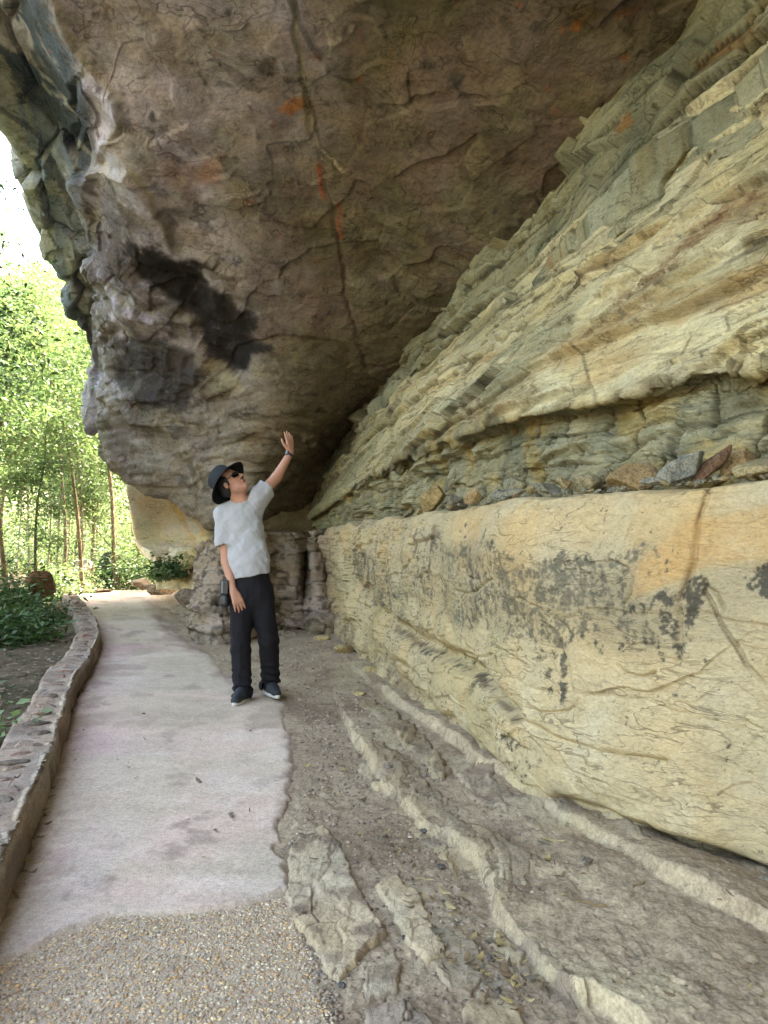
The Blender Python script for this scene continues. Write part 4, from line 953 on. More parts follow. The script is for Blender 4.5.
mesh_obj('mortar_body', KV2.reshape(-1, 3), grid_faces(*KV.shape[:2]), m_kerb, low_wall, C, smooth=True)

ico2, icf2 = icosub(ico1, icf1); ico3, icf3 = icosub(ico2, icf2); ico4, icf4 = icosub(ico3, icf3)
def rock_shape(seed, size, nplanes=14, lvl=3, rough=.04, sharp=.9):
    """a broken stone: a sphere cut by random planes, then weathered"""
    rs = np.random.RandomState(seed); d, f = {2: (ico2, icf2), 3: (ico3, icf3), 4: (ico4, icf4)}[lvl]
    n = rs.normal(size=(nplanes, 3)); n /= np.linalg.norm(n, axis=1, keepdims=True); o = rs.uniform(.42, .78, nplanes)
    dots = d@n.T; r = np.where(dots > .05, o/np.maximum(dots, .05), 9).min(1); r = np.minimum(r, 1.0); r = r/r.max()*1.0
    V = d*r[:, None]; V = V*np.array(size)
    s = 1/max(size); V = V*(1+rough*fbm(V*s+seed, 3, 4, seed)[:, None]*1.0 + rough*.5*fbm(V*s+seed, 9, 3, seed+1)[:, None])
    return V, f
def rotm(rx, ry, rz): return np.array(Matrix.Rotation(rz, 3, 'Z') @ Matrix.Rotation(ry, 3, 'Y') @ Matrix.Rotation(rx, 3, 'X'))
def rock(name, loc, size, rot, col, seed, label=None, cat=None, group=None, parent=None, lvl=3, rough=.05, npl=14, mat=None, col2=None):
    V, f = rock_shape(seed, size, npl, lvl, rough); V = V@rotm(*rot).T
    a = fbm(V/max(size)+seed*.7, 2.2, 4, seed+3); C = np.array(col)[None]*(1+.25*a)[:, None]
    if col2 is not None: C = blend(C, np.array(col2), sst(-.1, .25, fbm(V/max(size)+seed, 1.4, 4, seed+5)))
    C = np.clip(C*.6, .005, .9)
    o = mesh_obj(name, V, f, mat or m_stone, parent, C, smooth=False)
    o.location = loc if parent is None else Vector(loc)
    return tag(o, label, cat, group)
rs = random.Random(12); q = .6; k = 0
kz_top = .150
while q < kq[-1]-.1:
    i = int(np.searchsorted(kq, q)); far_ = kl[i, 1]
    L = rs.uniform(.07, .17)*(1 if far_ < 9 else 1.3); wd = rs.uniform(.05, .10); a = math.atan2(Ln[i, 1], Ln[i, 0])
    p = kl[i] + Ln[i]*rs.uniform(.10, .16)
    c = rs.choice([lin(166, 144, 134), lin(150, 138, 128), lin(130, 120, 112), lin(172, 152, 140), lin(158, 126, 116)])
    rock('stone', (p[0], p[1], kz_top+rs.uniform(-.016, -.004)), (L*.60, wd*.55, .030), (rs.uniform(-.06, .06), rs.uniform(-.06, .06), a+rs.uniform(-.35, .35)), c, 400+k, parent=low_wall, lvl=3 if far_ < 7 else 2)
    q += wd*rs.uniform(1.3, 3.4); k += 1

# ================================================================= LOOSE ROCKS ON THE LEDGE
tBl = lambda x: np.interp(x, cols[::-1], tB[::-1]); pBl = lambda x: np.interp(x, cols[::-1], B_py[::-1])
def ledge_pt(px_, back=.15):
    Y = tBl(px_)/kk(px_); b = P(px_, pBl(px_), Y); rel_ = np.interp(px_, cols[::-1], rel[::-1])
    # move back away from the edge while staying in the same picture column
    Y2 = (tBl(px_) + back*rel_)/kk(px_); s = Y2/Y
    return np.array([b[0]*s, Y2, b[2]+.015]), Y2/740
spec = [  # px, centre above ledge line (px), half sizes in px (w, h, depth), tilt, colour, colour2, back, label, planes
 (679, 21, (33, 13, 20), .55, (160, 160, 150), (132, 136, 132), .20, 'large pale grey slab leaning on the ledge beside the reddish slab', 12),
 (711, 24, (26, 8, 14), .85, (132, 104, 86), (116, 96, 84), .26, 'reddish brown slab propped behind the large grey slab', 10),
 (737, 24, (19, 20, 16), .3, (158, 134, 100), (128, 112, 88), .32, 'upright brown boulder right of the reddish slab on the ledge', 12),
 (772, 12, (36, 14, 24), .1, (176, 160, 122), (160, 146, 116), .24, 'low tan boulder at the right end of the ledge', 12),
 (632, 14, (25, 15, 18), .25, (164, 140, 104), (126, 104, 84), .22, 'orange and brown broken block on the ledge left of the large grey slab', 11),
 (583, 12, (18, 11, 14), .2, (158, 148, 120), (140, 134, 112), .22, 'tan grey chunk left of the orange brown block', 12),
 (432, 17, (23, 12, 16), .5, (172, 152, 110), (150, 132, 96), .16, 'long tan boulder tilted up at the left end of the ledge', 14),
 (473, 12, (14, 11, 12), .1, (178, 156, 118), (166, 150, 124), .16, 'rounded tan cobble right of the tilted tan boulder', 22),
 (454, 10, (11, 9, 10), .6, (138, 132, 118), None, .2, 'grey stone wedged between the tilted tan boulder and the rounded cobble', 12),
 (508, 10, (20, 5, 12), .12, (140, 138, 124), None, .14, 'flat grey slab lying left of the middle rubble on the ledge', 10),
 (514, 20, (14, 9, 10), .5, (150, 146, 124), None, .3, 'grey angular rock standing behind the flat grey slab', 10),
 (545, 15, (16, 6, 10), -.3, (132, 130, 116), None, .24, 'dark grey thin slab on the rubble in the middle of the ledge', 10),
 (565, 14, (9, 8, 8), .3, (168, 150, 116), None, .14, 'small square tan stone beside the tan grey chunk', 9),
 (654, 8, (14, 4, 8), .05, (152, 150, 140), None, .10, 'flat pale chip in front of the large grey slab', 10),
 (608, 22, (12, 10, 9), .7, (142, 134, 108), None, .34, 'angular olive stone standing behind the orange brown block', 9),
 (694, 40, (10, 5, 6), .2, (120, 118, 106), None, .42, 'dark stone on the rubble above the large grey slab', 9)]
for i, (x, up, (a, b, c), tl, c1, c2, back, lab, npl) in enumerate(spec):
    p, mpp = ledge_pt(x, back); loc = p + np.array([0, 0, up*mpp*.92])
    yaw = -.5
    rock('ledge_rock', tuple(loc), (a*mpp*1.06, c*mpp, b*mpp*1.12), (.1, -tl, yaw), lin(*c1), 500+i, lab, 'rock', 'loose rocks on the ledge', lvl=4, rough=.05, npl=npl, col2=lin(*c2) if c2 else None)
rs = random.Random(31)
taken = [(s[0], s[2][0]) for s in spec]
for i in range(130):
    x = rs.uniform(395, 800) if i < 60 else rs.uniform(480, 790); back = rs.choice((.06, .1, .2, .3, .4)); p, mpp = ledge_pt(x, back)
    sz = rs.uniform(2.2, 8)*(1 if back > .15 else .6)*mpp; 
    c = lin(*rs.choice([(150, 144, 120), (128, 126, 110), (168, 150, 112), (140, 122, 96), (156, 152, 136)]))
    r = rock('ledge_stone', (p[0], p[1], p[2]+sz*.45+ (back > .25)*rs.uniform(0, 12)*mpp), (sz*rs.uniform(1, 1.7), sz*1.1, sz*rs.uniform(.5, .9)), (rs.uniform(-.4, .4), rs.uniform(-.5, .3), rs.uniform(-1, 1)), c, 600+i, 'small grey or tan stone in the rubble lying along the ledge', 'stone', 'small rubble stones on the ledge', lvl=2)

# ================================================================= FLAT BEDROCK SLABS IN THE SOIL
def slab(name, poly, h, label, col, seed, crack=True, group=None, cat='slab', wob=3.0, tilt=(0, 0), step=1.4, edge=3.0, rug=1.0, dust=0.):
    poly = np.array(poly, float); x0, y0 = poly.min(0)-8; x1, y1 = poly.max(0)+8
    gx_, gy_ = np.meshgrid(np.arange(x0, x1, step), np.arange(y0, y1, step), indexing='ij')
    z0 = .0; Qs = np.stack([(gx_-384)/(gy_-HOR)*CAMZ, CAMZ*FPX/(gy_-HOR), 0*gx_], -1)
    zg, _, si1, si2, _, _ = gh(Qs[..., 0], Qs[..., 1])
    sdd = poly_sd(gx_ + wob*fbm(Qs, 9, 3, seed) + wob*.8*fbm(Qs, 26, 3, seed+1), gy_ + wob*fbm(Qs, 9, 3, seed+2) + wob*.8*fbm(Qs, 26, 3, seed+3), poly)
    f, e = facets(Qs*np.array([1, .7, 1]) + .05*fbm(Qs, 6, 4, seed+4)[..., None], 5, seed+5, .25); f2, e2 = facets(Qs*np.array([1, .35, 1]), 24, seed+6, .3)
    g3, ge3 = facets(Qs*np.array([1, .6, 1]) + .02*fbm(Qs, 20, 2, seed+13)[..., None], 14, seed+14, .5)
    top = h + .006*f*rug + .003*f2*rug + (rug-1)*.007*g3 + .003*fbm(Qs, 25, 4, seed+7) + .008*fbm(Qs, 5, 3, seed+8)
    if crack: top -= .008*sst(.03, .0, e)*sst(-.2, .2, fbm(Qs, 5, 2, seed+12))
    Qs[..., 2] = zg + top*sst(edge*.5, -edge, sdd) - .02*sst(-1, edge, sdd)
    keep = (sdd < edge*1.2); kf = keep[:-1, :-1] & keep[1:, 1:] & keep[1:, :-1] & keep[:-1, 1:]
    fi = fbm(Qs, 34, 4, seed+9); C = np.array(col)*np.ones(Qs.shape)*(1+.10*f+.14*fi)[..., None]
    C = blend(C, lin(136, 120, 106), .8*sst(.05, .35, fbm(Qs, 7, 4, seed+10))); C = blend(C, lin(130, 114, 100), .7*sst(.03, .0, e)*(1 if crack else 0)*sst(-.2, .2, fbm(Qs, 5, 2, seed+12))); C = blend(C, lin(128, 112, 98), .7*sst(-3, 1, sdd)*sst(-.2, .2, fi))
    if dust:
        si = si2 if seed in (860, 880) else si1; fc_m = sst(.10, .02, si + .07*fbm(Qs, 4, 3, seed+16))
        C = blend(C, lin(152, 136, 114), np.clip(dust*(1-fc_m)*sst(-.6, -.1, fbm(Qs, 8, 3, seed+15)+.3*fi), 0, 1))
    V, F_, u = compact(Qs.reshape(-1, 3), grid_faces(*gx_.shape, keep=kf, flip=True))
    o = mesh_obj(name, V, F_, m_slab, None, np.clip(C*.78, 0, .9).reshape(-1, 3)[u], smooth=True); return tag(o, label, cat, group)
m_slab = rock_mat('slab_rock', (1, 1, 1), .4, 50, .08, True, .008, 12, (1, .5, 1))
grp = 'bedrock slabs showing through the soil'
ps = lin(196, 180, 154)
slab('rock_slab', [(290, 846), (298, 832), (328, 822), (340, 838), (362, 886), (386, 930), (366, 946), (340, 976), (326, 966), (318, 940), (296, 924), (288, 890)], .014, 'large cracked pale slab flush with the soil beside the pebble paving', ps, 700, group=grp, rug=1.5, wob=4)
slab('rock_slab', [(376, 880), (398, 868), (418, 890), (432, 920), (446, 948), (428, 956), (412, 944), (392, 912)], .012, 'narrow broken pale slab right of the large cracked slab', ps, 720, group=grp, rug=1.5, wob=4)
slab('rock_slab', [(420, 950), (446, 942), (440, 916), (470, 930), (486, 960), (470, 990), (440, 975)], .010, 'small pale slab partly buried below the narrow broken slab', lin(176, 162, 140), 740, group=grp, wob=5)
slab('rock_slab', [(366, 962), (392, 948), (404, 960), (398, 984), (372, 994), (362, 980)], .010, 'small rounded pale slab under the corner of the large cracked slab', lin(178, 166, 146), 760, group=grp, wob=4)
slab('rock_slab', [(456, 1000), (480, 982), (520, 996), (536, 1040), (470, 1060)], .012, 'pale slab cut by the bottom edge below the step', lin(182, 168, 144), 780, group=grp, wob=5)
slab('rock_slab', [(362, 1000), (400, 990), (430, 1010), (440, 1045), (370, 1050)], .010, 'soil covered slab at the bottom beside the pebble paving', lin(168, 152, 134), 800, group=grp, wob=6)
slab('rock_slab', [(345, 748), (372, 742), (410, 768), (452, 812), (500, 850), (530, 866), (524, 886), (486, 892), (472, 878), (424, 842), (378, 790)], .008, 'long diagonal pale step of bedrock below the yellow wall', lin(184, 168, 140), 820, group=grp, wob=6, cat='rock step', rug=1.7, dust=.85)
slab('rock_slab', [(492, 890), (512, 880), (530, 925), (566, 970), (606, 1006), (640, 1040), (600, 1050), (560, 1004), (514, 966), (490, 930)], .008, 'pale rock step running down to the bottom edge', lin(184, 168, 138), 840, group=grp, wob=6, cat='rock step', rug=1.7, dust=.85)
slab('rock_slab', [(552, 800), (580, 796), (612, 822), (650, 858), (704, 896), (768, 930), (860, 980), (860, 1010), (768, 962), (700, 930), (640, 898), (596, 872), (556, 838)], .012, 'long pale rock rib hugging the foot of the yellow wall', lin(184, 170, 142), 860, group=grp, wob=5, cat='rock step', rug=1.7, dust=.85)
slab('rock_slab', [(448, 770), (470, 770), (520, 800), (548, 812), (590, 850), (560, 850), (520, 832), (480, 806)], .008, 'pale flat slab between the two rock steps at the wall foot', lin(186, 170, 144), 880, group=grp, wob=6, rug=1.4, dust=.9)
slab('rock_slab', [(356, 700), (374, 700), (420, 740), (450, 775), (440, 785), (410, 760), (380, 730)], .018, 'thin slab edge showing in the soil below the undercut wall', lin(182, 168, 138), 900, group=grp, wob=5, rug=1.4, dust=.7)
for i, (x, y, w_, h_, lab) in enumerate([(345, 652, 26, 10, 'flat broken stones at the foot of the wall behind the man'), (372, 672, 20, 10, 'tan chunk of rock fallen at the wall foot'), (398, 688, 16, 9, 'tan block tucked under the undercut of the wall'), (322, 640, 14, 8, 'stone by the dark crack at the wall foot'), (410, 706, 12, 8, 'small tan stone on the wall foot ledge'), (360, 694, 14, 5, 'low flat stone in the soil right of the man')]):
    q_ = G(x, y); m_ = q_[1]/740
    rock('fallen_rock', (q_[0], q_[1], h_*m_*.2), (w_*m_*.62, w_*m_*.6, h_*m_*.7), (.05, .06, -.4+i), lin(190, 172, 130), 950+i, lab, 'rock', 'fallen rocks at the wall foot', lvl=3, rough=.06)
for i, (x, y, w_, h_, c, lab) in enumerate([(423, 838, 5, 4, (110, 108, 108), 'small dark stone sitting on the long rock step'), (588, 884, 10, 3, (150, 140, 128), 'flat grey chip lying on the soil between steps'), (342, 988, 6, 5, (112, 110, 112), 'blue grey stone beside the pebble paving'), (440, 868, 6, 3, (120, 112, 108), 'grey chip beside the long rock step'), (764, 905, 14, 8, (176, 170, 150), 'grey stone in the crevice at the right edge'), (143, 716, 4, 3, (140, 108, 92), 'single reddish pebble on the concrete path near the kerb'), (404, 940, 5, 4, (122, 116, 116), 'grey stone between the two pale slabs'), (492, 962, 7, 5, (130, 120, 118), 'dark angular stone in the soil by the lower rock step')]):
    q_ = G(x, y); m_ = q_[1]/740; zz = float(gh(np.array([q_[0]]), np.array([q_[1]]))[0][0])+.02*(i < 2)
    rock('loose_stone', (q_[0], q_[1], zz+h_*m_*.4), (w_*m_, w_*m_*.8, h_*m_*.8), (.1, .1, i), lin(*c), 970+i, lab, 'stone', 'loose stones on the ground', lvl=3)
# boulders past the path end
m_boul = rock_mat('boulder_rock', (1, 1, 1), .6, 14, .2, False, .04)
gq = lambda x, y, z=0.: G(x, y, z)
for (x, y, Y, a, b, c1, c2, lab, nm, npl) in [
    (41, 588, 11.5, 17, 22, (128, 92, 66), (150, 110, 84), 'brown squarish boulder standing in the undergrowth left of the path', 'boulder', 14),
    (84, 572, 17, 13, 13, (214, 204, 186), (170, 160, 146), 'pale sunlit boulder beyond the end of the path', 'boulder', 10),
    (68, 582, 17.5, 22, 6, (206, 200, 186), (180, 170, 154), 'flat pale rock lying under the pale sunlit boulder', 'boulder', 10),
    (112, 572, 18, 16, 24, (92, 92, 84), (66, 70, 62), 'dark shaded boulder behind the leaning tree', 'boulder', 14),
    (92, 592, 16, 22, 4, (150, 134, 124), (120, 108, 98), 'flat stone step at the far end of the path', 'stone step', 9)]:
    p = P(x, y, Y); m_ = Y/740
    rock(nm.replace(' ', '_'), tuple(p), (a*m_, a*m_*.9, b*m_), (.05, .1, x*.1), lin(*c1), 1000+x, lab, 'boulder' if nm == 'boulder' else 'step', None, lvl=4, rough=.06, npl=npl, mat=m_boul, col2=lin(*c2))
for i, (x, y, Y, a, b, c1, lab) in enumerate([(178, 573, 13.2, 26, 9, (206, 176, 140), 'rounded tan rock on the slope below the far pillar'), (192, 562, 13.0, 20, 9, (196, 178, 130), 'mossy tan rock at the foot of the far pillar'), (160, 590, 13.5, 24, 7, (196, 168, 140), 'sloping tan rock at the path bend'), (205, 583, 10.5, 14, 6, (96, 88, 80), 'dark flat stone on the dirt mound beside the outcrop'), (140, 583, 14.5, 14, 6, (190, 168, 146), 'small pale rock where the path meets the slope'), (198, 600, 11.0, 30, 14, (150, 132, 116), 'dusty brown rock mound between path and outcrop')]):
    p = P(x, y, Y); m_ = Y/740
    rock('slope_rock', tuple(p), (a*m_, a*m_*.8, b*m_), (.05, -.2, i*.7), lin(*c1), 1100+i, lab, 'rock', 'rocks on the slope past the man', lvl=4, rough=.07, mat=m_boul)

# ================================================================= DRY LEAVES AND TWIGS
def leaf_blade(L, w, curl, twist, n=9):
    u = np.linspace(0, 1, n); wd = w*np.sin(np.pi*u**.8)**.7*.5+.0006
    x = L*(u-.5); z = curl*(u-.5)**2*4*L*.25; y = .12*L*np.sin(u*2.2+twist)
    a = np.stack([x, y-wd, z+.002*np.sin(u*5)], -1); m = np.stack([x, y, z+wd*.35], -1); b = np.stack([x, y+wd, z], -1)
    V = np.stack([a, m, b], 0); V[..., 2] -= V[..., 2].min()-.002
    Vt = V.reshape(-1, 3); Vb = Vt - np.array([0, 0, .0007]); F_ = grid_faces(3, n)
    return np.concatenate([Vt, Vb]), np.concatenate([F_, F_[:, ::-1]+len(Vt)])
m_dry = plain_mat('dry_leaf', lin(200, 182, 132)*.65, .7, .3, 60, .2); m_dry2 = plain_mat('dry_leaf_brown', lin(150, 122, 92)*.6, .8, .2, 60, .2)
m_twig = plain_mat('twig_bark', lin(166, 138, 100)*.6, .9, .1, 80, .2)
leaves = [(722, 898, 30, 5, .5, 'long pale curled leaf at the wall foot by the crevice'), (700, 906, 40, 4, .1, 'straight pale bamboo leaf crossing the curled leaf'), (552, 842, 22, 5, -.2, 'pale leaf on the soil above the flat grey chip'), (445, 892, 17, 4, -.9, 'yellow leaf leaning on the rock step'), (452, 906, 15, 6, -1.2, 'broad yellow leaf fallen below the step corner'), (602, 868, 9, 2.5, -.3, 'small yellow leaf on the soil near the crevice edge'), (596, 936, 12, 4, -.2, 'dry yellow leaf low on the soil between the steps'), (595, 948, 10, 2.5, .1, 'thin leaf just below the dry yellow leaf'), (424, 880, 16, 2.5, .1, 'dry stalk lying across the soil by the narrow slab'), (528, 983, 12, 4, -.4, 'curled tan leaf in the litter under the lower step'), (612, 945, 12, 2, 1.1, 'upright thin dry leaf on the lower soil'), (434, 900, 9, 3.5, -1.0, 'grey brown leaf in the litter by the step'), (732, 934, 12, 2, .6, 'thin leaf by the rib near the right edge'), (40, 838, 8, 4, .2, 'orange brown leaf on the path beside the kerb'), (203, 858, 3.5, 2, .2, 'tiny pale leaf in the middle of the concrete path'), (660, 968, 10, 3, .2, 'pale leaf fleck low on the right soil')]
for i, (x, y, L, w_, a, lab) in enumerate(leaves):
    q_ = G(x, y, .06 if x > 480 else .02); m_ = q_[1]/740; V, F_ = leaf_blade(L*m_*1.1, w_*m_*1.2, .5+.4*math.sin(i*3), i, 11)
    zz = float(gh(np.array([q_[0]]), np.array([q_[1]]))[0][0])
    o = mesh_obj('dry_leaf', V, F_, m_dry if i not in (11, 13) else m_dry2, smooth=True); o.location = (q_[0], q_[1], max(zz, .012)+.008); o.rotation_euler = (0, 0, a); tag(o, lab, 'leaf', 'dry leaves fallen on the ground')
b = Batch(); rs = random.Random(9)
zones = [([(380, 800), (430, 860), (500, 940), (560, 1010), (540, 1024), (450, 1000), (400, 900)], 120), ([(560, 830), (700, 900), (768, 940), (768, 1024), (640, 1024), (520, 900)], 120), ([(0, 900), (60, 770), (90, 700), (100, 690), (70, 780), (20, 920)], 34), ([(300, 720), (350, 760), (400, 860), (310, 880)], 70), ([(120, 640), (280, 700), (280, 840), (100, 840)], 16)]
for poly, n_ in zones:
    pa = np.array(poly); c = 0
    while c < n_:
        x, y = rs.uniform(pa[:, 0].min(), pa[:, 0].max()), rs.uniform(pa[:, 1].min(), pa[:, 1].max())
        if poly_sd(np.array([x]), np.array([y]), poly)[0] > 0: continue
        q_ = G(x, y); zz = float(gh(q_[:1], q_[1:2])[0][0]); L = rs.uniform(.012, .05); V, F_ = leaf_blade(L, L*rs.uniform(.08, .45), rs.uniform(0, 1.2), rs.uniform(0, 6), 5)
        V = V@rotm(rs.uniform(-.25, .25), rs.uniform(-.2, .2), rs.uniform(0, 6.3)).T + np.array([q_[0], q_[1], max(zz, .01)+.007])
        b.add(V, F_, rs.choice([lin(206, 180, 120), lin(156, 128, 98), lin(132, 108, 88), lin(150, 140, 120), lin(172, 150, 116)])*.52); c += 1
lt = b.obj('leaf_litter', m_peb); tag(lt, kind='stuff')
tw = []
for i, (p0, p1, lab) in enumerate([((604, 925), (572, 918), 'thin grey twig lying on the soil between the steps'), ((446, 858), (462, 895), 'pale twig leaning along the rock step'), ((20, 815), (8, 832), 'short dark twig on the kerb top'), ((632, 912), (655, 902), 'bent twig below the rib by the wall foot')]):
    a_, c_ = G(*p0), G(*p1); n_ = 7; t_ = np.linspace(0, 1, n_)[:, None]; z_ = gh(np.array([a_[0]]), np.array([a_[1]]))[0][0]+(.02 if i != 2 else .16)
    L = a_*(1-t_)+c_*t_; L[:, 2] = z_; L += np.random.RandomState(i).normal(size=L.shape)*.004
    V, F_ = tube(L, np.linspace(.0035, .0015, n_), 6); o = mesh_obj('twig', V, F_, m_twig, smooth=True); tag(o, lab, 'twig', 'fallen twigs')
# ================================================================= THE MAN
MP = 5.42/740
foot = G(258, 697)
def q3(px_, py_, y=0.): return np.array([(px_-258)*MP, y, (697-py_)*MP])
man = empty('person', tuple(foot)); tag(man, 'man in grey t-shirt, black trousers and bucket hat raising one arm towards the rock ceiling', 'person')
def unit(v): v = np.array(v, float); return v/np.linalg.norm(v)
sh_r, el_r, wr_r = q3(219.5, 512, .02), q3(226, 562, -.02), q3(236, 590, -.12)      # lowered arm
sh_l, el_l, wr_l = q3(256, 496, .05), q3(272, 475, .16), q3(285.5, 449, .20)         # raised arm
hip_r, kn_r, an_r = q3(242, 596, -.02), q3(243, 646, -.10), q3(247, 688, -.17)
hip_l, kn_l, an_l = q3(260, 594, .0), q3(269, 640, -.03), q3(269.5, 682, .04)
neck0, neck1 = q3(239, 508, .03), q3(233.5, 491, .01)
# head frame: f forward, u crown, s side
f_ = unit((.66, -.34, .66)); u_ = unit(np.array((-.66, .10, .74)) - f_*(np.array((-.66, .10, .74))@f_)); s_ = np.cross(f_, u_)
HR = np.stack([f_, s_, u_], 1); HC = q3(229, 482.5, -.01)
def hp(a, b, c): return HC + HR@np.array([a, b, c])
b = Blob((-.48, -.40, -.02), (.34, .42, 2.10), .0042)
b.ell(hp(-.012, 0, .035), (.095, .075, .085), .02, HR)           # skull
b.ell(hp(.030, 0, -.03), (.062, .056, .082), .03, HR)           # face
b.cone(hp(.02, .030, -.075), hp(.062, .0, -.098), .030, .024, .02); b.cone(hp(.02, -.030, -.075), hp(.062, .0, -.098), .030, .024, .02)
b.ell(hp(.080, 0, -.100), (.018, .022, .018), .012, HR)          # chin
b.cone(hp(.088, 0, .012), hp(.114, 0, -.026), .0065, .0115, .010); b.ell(hp(.102, .010, -.030), (.010, .007, .007), .006, HR); b.ell(hp(.102, -.010, -.030), (.010, .007, .007), .006, HR)
b.cone(hp(.094, -.016, -.060), hp(.094, .016, -.060), .0065, .0065, .006); b.cone(hp(.090, -.014, -.071), hp(.090, .014, -.071), .0075, .0075, .006)
b.cone(hp(.084, -.035, .022), hp(.084, .035, .022), .008, .008, .012)     # brow
b.cone(hp(.104, -.02, -.0655), hp(.104, .02, -.0655), .0015, .0015, .003, sub=True)
for e in (1, -1):
    b.ell(hp(-.004, e*.076, -.012), (.017, .007, .030), .006, HR); b.ell(hp(.002, e*.083, -.010), (.009, .004, .017), .004, HR, sub=True)
    b.ell(hp(.082, e*.032, .004), (.012, .016, .010), .006, HR, sub=True); b.ell(hp(.074, e*.031, .004), (.012, .012, .011), .004, HR)
b.cone(neck0, neck1, .056, .050, .03); b.cone(q3(242, 502, -.01), hp(.03, 0, -.085), .030, .03, .03)
# trunk, arms, legs as one figure
cm, pel = q3(242, 528, .03), q3(250, 584, 0)
b.cone(cm+np.array([0, 0, .03]), pel, .115, .115, .06, flat=((0, 1, 0), .72)); b.cone(sh_r+np.array([.05, 0, -.03]), sh_l+np.array([-.05, 0, -.04]), .06, .06, .05)
b.cone(sh_r, el_r, .047, .037, .03); b.cone(el_r, wr_r+.0*wr_r, .039, .024, .02); b.cone(sh_l, el_l, .046, .038, .03); b.cone(el_l, wr_l, .040, .025, .02)
for h0, k0, a0 in ((hip_r, kn_r, an_r), (hip_l, kn_l, an_l)):
    b.cone(h0, k0, .075, .052, .04); b.cone(k0, a0, .052, .035, .03)
def hand(b, wr, d, palm_n, side, spread, curls, L=.185, thumb_out=.7):
    """d finger direction, palm_n palm normal, side = direction of the thumb"""
    d = unit(d); n = unit(np.array(palm_n) - d*(np.array(palm_n)@d)); s = unit(np.array(side) - d*(np.array(side)@d) - n*(np.array(side)@n))
    pw = .038; pc = wr + d*.055
    b.cone(wr, wr+d*.02, .025, .025, .012, flat=(n, .75))
    for k in range(4):
        w = (k-1.5)/1.5*-.030; b.cone(wr+d*.012+s*w*.45, wr+d*.092+s*w, .017, .0125, .010)
    lens = [.072, .082, .076, .060]
    for k in range(4):
        w = (1.5-k)/1.5*.031; base = wr+d*.090+s*w; cur = curls[k]; ang = spread*(1.5-k)/1.5
        dd = unit(d*math.cos(ang)+s*math.sin(ang)); p = base; a = .12+cur*.25; seg = [.46, .30, .24]; r = [.0098, .0088, .0078, .0062]
        for j in range(3):
            v = dd*math.cos(a)+n*math.sin(a); p2 = p+v*lens[k]*seg[j]*1.05; b.cone(p, p2, r[j], r[j+1], .0025); p = p2; a += cur*.55
    tb = wr+d*.028+s*.022; td = unit(d*.72+s*thumb_out+n*.25); t1 = tb+td*.042; td2 = unit(d*.95+s*thumb_out*.45+n*.3); t2 = t1+td2*.030; t3 = t2+unit(d+s*.15+n*.3)*.024
    b.cone(tb, t1, .0165, .0115, .008); b.cone(t1, t2, .0110, .0098, .003); b.cone(t2, t3, .0098, .0072, .003)
hand(b, wr_r, (.42, -.25, -.87), (-.3, .8, -.35), (.80, -.2, .42), .10, (.75, .7, .65, .6), thumb_out=.35)
hand(b, wr_l, (-.05, .10, 1), (-.80, .55, .1), (.65, -.75, 0), .16, (.10, .05, .12, .22), thumb_out=.75)
V, F_ = b.mesh(2)
skin = lin(206, 150, 124)*.62; C = np.ones((len(V), 1))*skin
lo_ = (V-HC)@HR; C[np.linalg.norm((lo_-np.array([.094, 0, -.066]))/np.array([.02, .026, .011]), axis=1) < 1] = lin(186, 112, 100)*.7
C = C*(1+.06*fbm(V, 40, 3, 2000)[:, None]); red = np.exp(-np.sum((lo_-np.array([.06, .045, -.03]))**2, 1)/.0009)+np.exp(-np.sum((lo_-np.array([.06, -.045, -.03]))**2, 1)/.0009)
C = C*(1-np.array([0, .12, .14])[None]*red[:, None])
n = NT('skin'); n.principled(n.attr(), .55, n.bump(n.noise(n.obj(), 180, 3).outputs[0], .15, .002), .35, **{'Subsurface Weight': .12, 'Subsurface Radius': (.01, .004, .002), 'Subsurface Scale': .5}); m_skin = n.m
mesh_obj('body', V, F_, m_skin, man, C, smooth=True)

# ---- t-shirt
h = Blob((-.42, -.30, .70), (.22, .36, 1.70), .0055)
up = np.array([0, 0, 1.]); 
ch_ = q3(240, 524, .03); wa_ = q3(247.5, 560, .0); hm_ = q3(251, 592, -.01)
h.cone(ch_, wa_, .142, .132, .05, flat=((0, 1, 0), .74)); h.cone(wa_, hm_, .132, .140, .05, flat=((0, 1, 0), .78))
h.cone(sh_r+np.array([.045, .01, -.015]), sh_l+np.array([-.04, 0, -.02]), .075, .075, .05, flat=((0, 1, 0), .9)); h.cone(q3(238, 514, .03), q3(239, 506, .03), .085, .072, .04)
dr = unit(el_r-sh_r); dl = unit(el_l-sh_l)
sle_r = sh_r + dr*.245; sle_l = sh_l + dl*.095
def sleeve(sh_, el_, end, d_, r0, r1, tilt=(0, 0, 0)):
    z = Blob((-.42, -.30, .70), (.22, .36, 1.70), .0055); z.cone(sh_, end+d_*.05, r0, r1, .002); dc = unit(d_+np.array(tilt))
    z.func(end-.2, end+.2, lambda X: -((X-end)@dc), .003, sub=True); z.cone(end-d_*.05, end+d_*.08, r1-.014, r1-.008, .003, sub=True)
    k_ = .035; hh = np.clip(.5+.5*(h.D-z.D)/k_, 0, 1); m_ = z.D < .3; h.D = np.where(m_, h.D*(1-hh)+z.D*hh-k_*hh*(1-hh), h.D)
sleeve(sh_r+np.array([.01, 0, -.01]), el_r, sle_r, dr, .064, .069); sleeve(sh_l-dl*.02, el_l, sle_l, dl, .068, .066, (.15, 0, 0))
h.cone(sle_l+np.array([0, 0, -.045]), sh_l+np.array([-.02, 0, -.09]), .035, .05, .05)
